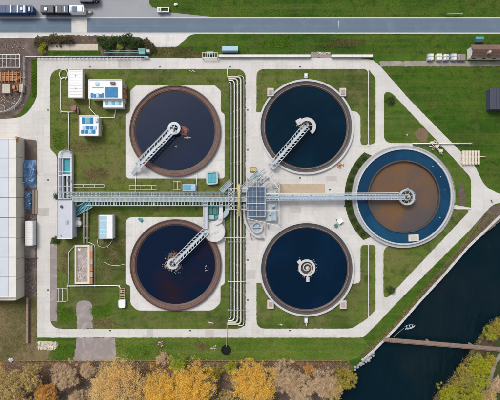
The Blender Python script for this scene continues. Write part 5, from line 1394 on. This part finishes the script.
def tree(name, label, cat, x, y, R, h, leaf, seed, n_clump=150, per=45, ln=.55, wd=.24, squash=.55, group=None, x_stretch=1.0, z0=0.0):
    """x, y: where the crown's middle is seen; R crown radius (m); h total height (m)"""
    rng = np.random.default_rng(seed); r = random.Random(seed)
    zc = h*.66
    bx, by, _ = W(x, y, zc)
    t_ = bpy.data.objects.new(name, None); COL.objects.link(t_); t_.location = (bx, by, z0); t_.empty_display_size = .5; LOC[t_.name] = (bx, by, z0)
    tag(t_, label, cat, group)
    m = MB()
    lean = Vector((r.uniform(-.3,.3), r.uniform(-.3,.3), 0))
    base = Vector((bx, by, z0-.1)); fork = base + Vector((0,0,h*.38)) + lean
    tr = max(.10, h*.022)
    if h > 2.5: m.tube([base, base.lerp(fork, .5), fork, fork+Vector((lean.x, lean.y, h*.25))], tr, 8, True, [tr*1.3, tr, tr*.85, tr*.45])
    nl = max(7, int(9 + R)); ends = []
    lob = [r.uniform(.60, 1.18) for _ in range(nl)]
    for i in range(nl):
        a = 2*PI*(i + r.uniform(-.3,.3))/nl; rad = R*lob[i]; zz = z0 + h*r.uniform(.55, .9)
        e = Vector((bx+rad*.8*math.cos(a)*x_stretch, by+rad*.8*math.sin(a), zz))
        st = base.lerp(fork, r.uniform(.6, 1.0)) if h > 2.5 else base
        mid = st.lerp(e, .5) + Vector((0,0,h*.10))
        m.tube([st, mid, e], tr*.4, 5, False, [tr*.5, tr*.3, tr*.1])
        ends.append((st, mid, e, a, rad))
        for _ in range(7):
            s = st.lerp(mid, r.uniform(.4,1)).lerp(e, r.uniform(.0,.7)); a2 = a + r.uniform(-.7,.7)
            e2 = s + Vector((math.cos(a2), math.sin(a2), r.uniform(.1,.9)))*R*.38
            m.tube([s, e2], tr*.15, 4, False, [tr*.24, tr*.07])
    m.build('trunk', M['bark'], t_)
    # clump centres: along limbs and over the dome
    C = []; Dm = []
    k = 0
    while len(C) < n_clump:
        st, mid, e, a, rad = ends[k % nl]; k += 1
        f = math.sqrt(rng.uniform(.0, 1.25))
        a2 = a + rng.normal()*(.28 + .5*(f < .45))
        rr_ = rad*f*rng.uniform(.85, 1.05)
        dome = math.sqrt(max(0, 1-(min(1, rr_/(R*1.12)))**2))
        zz = z0 + zc + (h-zc)*dome*rng.uniform(.55, 1.0) - (1-dome)*h*.18 + rng.normal()*.25
        if rng.random() < .22: zz -= rng.uniform(.8, 2.2)*squash*min(1, R/4)
        C.append((bx+rr_*math.cos(a2)*x_stretch, by+rr_*math.sin(a2), max(zz, z0+.3))); Dm.append((math.cos(a2), math.sin(a2), .35))
    C = np.array(C); Dm = np.array(Dm)
    cs = rng.uniform(.4, 1.25, len(C))*max(.33, R*.075)
    idx = np.repeat(np.arange(len(C)), per)
    P = C[idx] + rng.normal(size=(len(idx), 3))*cs[idx][:, None]*np.array([1, 1, .65])
    D = Dm[idx]*1.1 + rng.normal(size=(len(idx), 3))*.75
    V = leaf_quads(P, D, ln, wd, rng, 1.6)
    o = quads_object('crown', V, LM[leaf], t_, (bx, by, z0))
    return t_

g1 = 'autumn trees along the south edge'
T = [
 ('olive_tree', 'large tan and gold tree in the bottom left corner', 8, 388, 6.6, 9, 'olive', 1, 190, 42),
 ('olive_tree', 'mottled olive and tan tree just right of the corner tree', 31, 378, 4.6, 7.5, 'olive', 2, 140, 40),
 ('orange_tree', 'small orange tree in front of the mottled olive tree', 46, 393, 4.4, 6.5, 'orange', 3, 140, 42),
 ('orange_tree', 'orange tree at the bottom edge between the corner and mottled trees', 20, 402, 5.0, 7, 'gold', 4, 140, 40),
 ('bare_tree', 'low tan bare tree south of the grey paving', 66, 376, 5.6, 5.5, 'tan', 5, 130, 36),
 ('bare_tree', 'purple-brown bare shrub tucked beside the pale gold tree', 88, 370, 3.0, 4.5, 'tan', 6, 60, 36),
 ('gold_tree', 'broad pale gold tree standing alone south of the grey paving', 117, 384, 10.2, 10.5, 'gold', 7, 400, 42),
 ('yellow_tree', 'western of the two touching golden yellow trees', 163, 389, 7.2, 10, 'yellow', 8, 260, 42),
 ('yellow_tree', 'eastern of the two touching golden yellow trees', 193, 386, 8.2, 10.5, 'yellow', 9, 300, 42),
 ('lime_tree', 'small lime green tree between the two golden yellow trees', 178.5, 364.5, 3.4, 5.5, 'brightleaf', 10, 90, 38),
 ('bare_tree', 'faded tan shrub north of the golden yellow trees', 163, 359, 2.6, 3, 'tan', 11, 50, 34),
 ('shrub', 'small olive shrub east of the golden yellow trees', 215, 371, 3.2, 3.2, 'limegold', 12, 60, 34),
 ('shrub', 'small yellow-green shrub beside the bright yellow tree', 231, 367, 2.6, 3.2, 'lime', 13, 50, 34),
 ('yellow_tree', 'bright yellow tree standing alone south of the middle road', 253, 383, 8.2, 9.5, 'yellow', 14, 300, 42),
 ('bare_tree', 'grey-tan bare tree directly east of the bright yellow tree', 283, 377, 5.6, 7, 'tan', 15, 170, 38),
 ('bare_tree', 'wide grey-tan bare tree with a green shrub in front', 300, 388, 6.2, 8, 'tan', 16, 180, 38),
 ('bare_tree', 'pale tan tree leaning towards the river bank', 322, 383, 5.6, 8, 'tan', 17, 160, 38),
 ('orange_shrub', 'small orange shrub among the grey-tan bare trees', 309, 369, 2.0, 2.6, 'orange', 18, 30, 30),
 ('shrub', 'small green shrub at the bottom edge among bare trees', 302, 396, 2.4, 3, 'brightleaf', 19, 40, 34),
 ('olive_tree', 'yellow-olive tree overhanging the river near the pale rocks', 345, 379, 4.0, 6, 'limegold', 20, 110, 38),
 ('olive_tree', 'olive tree behind the one overhanging the river', 332, 388, 4.2, 7, 'olive', 43, 110, 38),
 ('bare_tree', 'brown bare tree at the bottom edge beside the pale gold tree', 78, 398, 4.6, 6, 'tan', 44, 110, 36),
 ('bare_tree', 'dull brown tree at the bottom edge between gold and yellow trees', 226, 397, 4.4, 4.5, 'olive', 45, 60, 30),
]
for (nm, lb, x, y, R, h, lf, sd, nc, pr) in T:
    tree(nm, lb, 'tree' if 'tree' in nm else 'shrub', x, y, R*(.92 if lf == 'tan' else 1.02), h, lf, sd, int(nc*1.05), int(pr*1.9), group=g1, ln=.75 if lf == 'tan' else .46, wd=.07 if lf == 'tan' else .14)
g2 = 'lime yellow trees on the far river bank'
T2 = [
 (491, 334, 2.5, 4, 'lime', 'round lime tree just north of the footbridge end'), (499, 328, 3.0, 5, 'limegold', 'dull lime tree at the picture edge above the footbridge'),
 (476, 363, 3.2, 5, 'lime', 'lime tree closest to the footbridge on its south side'), (484, 368, 3.2, 5, 'lime', 'lime tree south of the footbridge, set back from water'),
 (466, 376, 3.4, 6, 'limegold', 'golden-lime tree halfway down the far bank'), (478, 380, 4.2, 7, 'lime', 'broad lime tree inland of the golden-lime tree'),
 (470, 394, 5.0, 8, 'lime', 'largest bright lime tree at the bottom edge of the far bank'), (450, 394, 3.6, 6, 'lime', 'lime tree farthest down the far bank by the water'),
 (457, 384, 2.4, 4, 'limegold', 'small golden shrub-like tree at the water below the golden-lime tree'), (491, 360, 1.9, 3, 'limegold', 'small dull golden tree nearest the south side of the footbridge end'),
 (487, 396, 3.4, 6, 'olive', 'brownish olive tree at the bottom edge of the far bank'), (497, 385, 3.0, 5, 'tan', 'bare tan tree in the bottom right corner'),
]
for i, (x, y, R, h, lf, lb) in enumerate(T2): tree('lime_tree' if lf != 'tan' else 'bare_tree', lb, 'tree', x, y, R, h, lf, 100+i, int(34*R), 66, group=g2, z0=-.3, ln=.42, wd=.15)
patch('bank_strip_far', rpoly([(500,322), (489,333), (470,361), (444,392), (436,402), (450,404), (484,352), (504,335)]), -.28, M['litter'])
patch('bank_path_far', rpoly([(504,346), (494,360), (486,385), (484,404), (488,404), (490,386), (497,362), (508,348)]), -.27, M['greypave'])
# shrubs along the north fence
ORD = ['westernmost', 'second', 'third', 'fourth', 'fifth', 'sixth', 'seventh', 'eighth', 'ninth', 'tenth', 'eleventh', 'twelfth', 'thirteenth', 'fourteenth', 'fifteenth', 'sixteenth']
def nth(i): return 'first' if i == 0 else ORD[i]
rr = random.Random(8)
g3 = 'shrubs behind the north fence'
for i in range(12):
    x = 101 + i*3.5; y = 41 + rr.uniform(-2.5, 6)
    tree('shrub', f'dense dark green shrub behind the railing fence, {nth(i)} from the west', 'shrub', x, y, rr.uniform(1.4, 2.2), rr.uniform(1.6, 2.6), 'green', 200+i, 34, 40, .34, .2, group=g3)
g4 = 'brownish bushes beside the lorry park'
for i in range(9): tree('bush', f'low brownish olive bush south of the public road, {nth(i)} from the west', 'bush', 37+i*4.2, 39.5+rr.uniform(-1.4,2.6), rr.uniform(1.1,1.8), rr.uniform(1.0,1.7), 'brownbush', 230+i, 30, 36, .32, .18, group=g4)
for i, (x, y, lb) in enumerate(((42,50,'small yellow-green bush at the corner of the construction yard'), (43.5,46,'lime bush north of the construction yard corner'))): tree('bush', lb, 'bush', x, y, 1.2, 1.4, 'lime', 250+i, 26, 34, .3, .17)
for i in range(4): tree('bush', f'brown bush by the teal gate housing, {nth(i)} counting down from the road', 'bush', 146+i*2.4, 41.5+i*2.4, rr.uniform(1.0,1.5), 1.4, 'brownbush', 260+i, 24, 34, .3, .17, group='brown bushes by the teal gate')
tree('bush', 'pale green bush in the middle of the dark shrubs', 'bush', 120.5, 47, 1.3, 1.6, 'brightleaf', 270, 26, 34, .3, .17)
g5 = 'clipped shrubs in the crescent bed'
for i in range(11):
    a = math.radians(138 + i*8.6); tree('shrub', f'small dark shrub in the crescent bed, {nth(i)} counting up from its south end', 'shrub', 404+55.5*math.cos(a), 196.5+55.5*math.sin(a), .85, .9, 'green', 300+i, 16, 34, .26, .15, group=g5)
tree('bush', 'round lush bush in the point of the south-east lawn', 'bush', 391, 289.5, 1.5, 1.3, 'green', 320, 34, 36, .28, .16)
tree('bush', 'dark bush on the corner of the flat grey-roofed box building', 'bush', 56, 240.5, 1.3, 1.3, 'green', 321, 26, 34, .28, .16)
tree('bush', 'dark bush where the inlet channel meets the gallery', 'bush', 56.6, 196.5, 1.0, 1.2, 'green', 322, 22, 34, .28, .16)
tree('bush', 'round lush bush in the lawn tip below the diagonal road', 'bush', 391, 101, 1.7, 1.0, 'green', 323, 34, 36, .28, .16)

# grass blades over every lawn, one mass
def inpoly(X, Y, poly):
    c = np.zeros(len(X), bool); n = len(poly)
    for i in range(n):
        x0, y0 = poly[i]; x1, y1 = poly[i-1]
        if y0 == y1: continue
        k = ((y0 > Y) != (y1 > Y)) & (X < (x1-x0)*(Y-y0)/(y1-y0)+x0); c ^= k
    return c
def blades(name, label, polys, excl, n, z, ln, leaf, box):
    X = RNG.uniform(box[0], box[2], n); Y = RNG.uniform(box[1], box[3], n)
    k = np.zeros(n, bool)
    for p in polys: k |= inpoly(X, Y, p)
    for p in excl: k &= ~inpoly(X, Y, p)
    X, Y = X[k], Y[k]; m = len(X)
    P = np.stack([(X-250)*S, (200-Y)*S, np.full(m, z+.04)], 1)
    D = RNG.normal(size=(m, 3))*np.array([1, 1, .35]) + np.array([0, 0, .35])
    V = leaf_quads(P, D, ln, ln*.45, RNG)
    V[:, :, 2] = np.maximum(V[:, :, 2], z-.02)
    o = quads_object(name, V, M[leaf]); tag(o, label, 'grass', kind='stuff'); return o
ex = [pad_n, pad_s, circ(306.4,127,47.5,40), circ(306.9,269,48,40), circ(404,196.5,52.5,40), circ(175,131,46,30),
      [(50,244),(57,244),(57,321),(50,321)], [(76,301),(92,301),(93,328.6),(77,328.6)],
      [(57,150),(73,150),(73,240),(57,240)], [(69,69),(83,69),(83,98),(69,98)], [(88,79),(126,79),(126,108),(88,108)], [(79,115),(100,115),(100,136),(79,136)], [(98,214),(113,214),(113,239),(98,239)], [(74,244),(93,244),(93,285),(74,285)], [(200,190),(260,190),(260,242),(200,242)], [(229.5,79.5),(245.4,74.5),(245.4,326),(229.5,323)]]
blades('lawn_grass', 'short lawn grass inside the plant', list(LPOLY.values()), ex, 260000, .1, .22, 'b_lawn', (48, 66, 474, 332))
out = [rpoly([(150,-2), (505,-2), (505,16.5), (214,16.5), (172,11.5), (151,8)]), [(197,34.5),(505,34.5),(505,54),(178,54),(179,48)], [(382,67),(505,67),(505,192),(486,184),(476,163),(412,98)], [(402,300),(470,233),(490,206),(498,214),(420,298),(374,347),(366,337)]]
ex2 = [[(466,46),(505,46),(505,62),(466,62)], [(489,86),(505,86),(505,111),(489,111)], circ(226,350,5,16), circ(201.5,346,5,14), circ(161,344,4,14), [(461,150),(480,150),(480,165),(461,165)], [(156,6.5),(170,6.5),(170,12.2),(156,12.2)], [(221,45),(239,45),(239,51),(221,51)]]
blades('meadow_grass', 'meadow grass outside the plant', out, ex2, 300000, .02, .26, 'b_meadow', (114, -2, 505, 361))
def tuft_patch(name, label, x, y, rx, ry, n, leaf, z, ln=.26, seed=0, flat=.3, box=None):
    rng = np.random.default_rng(seed+900)
    a = rng.uniform(0, 2*PI, n); k = np.sqrt(rng.uniform(0, 1, n))*(1+.22*np.sin(2*a+seed)+.16*np.sin(3*a+2*seed)+.1*np.sin(6*a))*rng.normal(1, .12, n)
    X = x+rx*k*np.cos(a); Y = y+ry*k*np.sin(a)
    if box: X = rng.uniform(box[0], box[2], n)+rng.normal(size=n)*.25; Y = rng.uniform(box[1], box[3], n)+rng.normal(size=n)*.25
    P = np.stack([(X-250)*S, (200-Y)*S, np.full(n, z+.05)], 1)
    V = leaf_quads(P, rng.normal(size=(n,3))*np.array([1,1,flat])+np.array([0,0,flat]), ln, ln*.5, rng)
    V[:, :, 2] = np.maximum(V[:, :, 2], z+.01)
    return tag(quads_object(name, V, M[leaf]), label, 'grass', kind='stuff')
TP = [('dry worn ground east of the oval grey paving', 104.5, 322.5, 11.5, 5.6, 4200, 'b_dry', .11), ('lush grass patch beside the grey paving strip', 65, 314, 7, 10, 5500, 'b_lush', .11), ('round lush grass patch by the grey turning area', 102, 312, 8.5, 8.5, 5500, 'b_lush', .11),
      ('lush grass patch by the rubble', 61, 353, 10, 8.5, 5500, 'b_lush', .03), ('dry worn grass west of the tank pad', 111, 252, 13, 17, 8000, 'b_dry', .11),
      ('dry worn grass north of the gallery', 97, 174, 14, 6, 4200, 'b_dry', .11), ('dry verge beside the driveway', 176, 52.5, 27, 4.8, 7000, 'b_dry', .03),
      ('dry grass spot south of the road', 201.5, 346, 6.5, 5.2, 2600, 'b_dry', .03), ('dry grass spot around the broken stones', 161, 344, 3.6, 5.4, 1300, 'b_dry', .03),
      ('lush grass on the north verge', 277, 43, 14, 6, 6000, 'b_lush', .02), ('dry grass near the lamp', 345, 43, 20, 4, 4200, 'b_dry', .02),
      ('lush grass beside the gold tree', 140, 352, 16, 5, 4200, 'b_lush', .02), ('dry worn ground beside the sludge bed', 66, 262, 5, 14, 2200, 'b_dry', .11), ('dry tufts by the drum', 82, 147, 14, 6, 2600, 'b_dry', .11),
      ('lush grass east of the long shed', 60, 140, 7, 12, 3600, 'b_lush', .11)]
for i, (lb, x, y, rx, ry, n, lf, z_) in enumerate(TP): tuft_patch('grass_patch', lb, x, y, rx, ry, n, lf, z_, seed=i)
tuft_patch('grass_patch', 'lush grass strip along the railing fence', 0, 0, 0, 0, 3600, 'b_lush', .06, seed=40, box=(48, 50.8, 100, 54))
tuft_patch('grass_patch', 'lush verge at the construction yard corner', 0, 0, 0, 0, 5200, 'b_lush', .03, seed=41, box=(32, 60, 36.6, 97))
tuft_patch('grass_patch', 'dry tufts on the ground south of the hall', 0, 0, 0, 0, 9000, 'b_dry', .03, seed=42, box=(0, 298, 36, 361))
def bank_growth(label, path, n, w, leaf, z, seed, ln=.4):
    rng = np.random.default_rng(seed); path = np.array(path, float); i = rng.integers(0, len(path)-1, n); u = rng.uniform(0, 1, n)
    P2 = path[i]*(1-u)[:, None] + path[i+1]*u[:, None]; d_ = path[i+1]-path[i]; d_ /= np.linalg.norm(d_, axis=1, keepdims=True)
    off = np.abs(rng.normal(size=n))*w; X = P2[:, 0]+d_[:, 1]*off*1; Y = P2[:, 1]-d_[:, 0]*off*1
    P = np.stack([(X-250)*S, (200-Y)*S, np.full(n, z+.12)], 1)
    V = leaf_quads(P, rng.normal(size=(n,3))*np.array([1,1,.6])+np.array([0,0,.6]), ln, ln*.35, rng); V[:, :, 2] = np.maximum(V[:, :, 2], z)
    return tag(quads_object('bank_grass', V, M[leaf]), label, 'grass', kind='stuff')
bank_growth('rough growth on top of the quay', [(362,358),(374,348),(398,324),(420,298),(441,275),(466,246),(498,215)], 6500, 2.0, 'b_dry', .02, 5)
bank_growth('ragged dry growth on the soil bank', [(487,211),(465,243),(421,295)], 2600, .9, 'b_lawn', .03, 6)
bank_growth('rough growth along the far bank', [(500,320),(489,331),(470,359),(446,390),(436,403)][::-1], 5000, 2.2, 'b_dry', -.28, 7)
dr = None
for i, (x, y) in enumerate(((90,66.9), (160,66.9), (230,66.9), (300,66.9), (48.2,110), (48.2,180), (48.2,290), (110,330.6), (190,330.6), (290,330.6), (247.6,110), (247.6,150), (247.6,260), (247.6,300), (300,178), (345,206), (330,190))):
    m = MB(); m.pbox(x-1, y-.7, x+1, y+.7, .03, .056)
    for k in range(4): m.pbox(x-.8+k*.45, y-.55, x-.55+k*.45, y+.55, .056, .062)
    m.build('drain_grate', M['darksteel'], pave)
for i, (x0, y0, x1, y1) in enumerate(((118,58.6,131,67.9), (205,330,214,337), (38,208,49,216), (247,270,255.6,279), (290,207,301,213), (326,176,337,181), (147,329.2,153,337.3))):
    MB().prism(rough([(x0,y0),(x1,y0),(x1,y1),(x0,y1)], .12, 2, i), .03, .054).build('repair_patch', M['patchcon'], pave)
def debris(name, label, box, n, mat, z, seed):
    r = random.Random(seed); m = MB()
    for i in range(n):
        q = W(r.uniform(box[0], box[2]), r.uniform(box[1], box[3]), z); w = r.uniform(.08, .35)
        m.box((q[0], q[1], z+w*.2), (w, w*r.uniform(.4, 1), w*.5), r.uniform(0, 3))
    return tag(m.build(name, M[mat]), label, 'debris', kind='stuff')
debris('rubble', 'stone rubble over the construction yard', (0, 40, 24, 108), 700, 'soil', .03, 1)
debris('rubble', 'pale chips over the construction yard', (0, 40, 24, 108), 120, 'rubble', .03, 2)
debris('gravel', 'gravel strip beside the factory hall', (24.8, 186, 36.2, 296), 600, 'greypave', .07, 3)
blades('south_grass', 'bright mown grass south of the perimeter road', [[(116,338.2),(362,338.2),(372,349),(345,360),(116,360)]], ex2, 60000, .02, .25, 'b_bright', (114, 337, 374, 361))
# fallen leaves under the autumn trees
X = RNG.uniform(0, 350, 16000); Y = 360 + np.abs(RNG.normal(size=16000))*14
ok = (Y < 412) & (X < 352 - (Y-362)*.6)
X, Y = X[ok], Y[ok]; P = np.stack([(X-250)*S, (200-Y)*S, np.full(len(X), .06)], 1)
o = quads_object('fallen_leaves', leaf_quads(P, RNG.normal(size=P.shape)*np.array([1,1,.08]), .24, .16, RNG), LM['orange']); tag(o, 'fallen leaves under the autumn trees', 'leaves', kind='stuff')
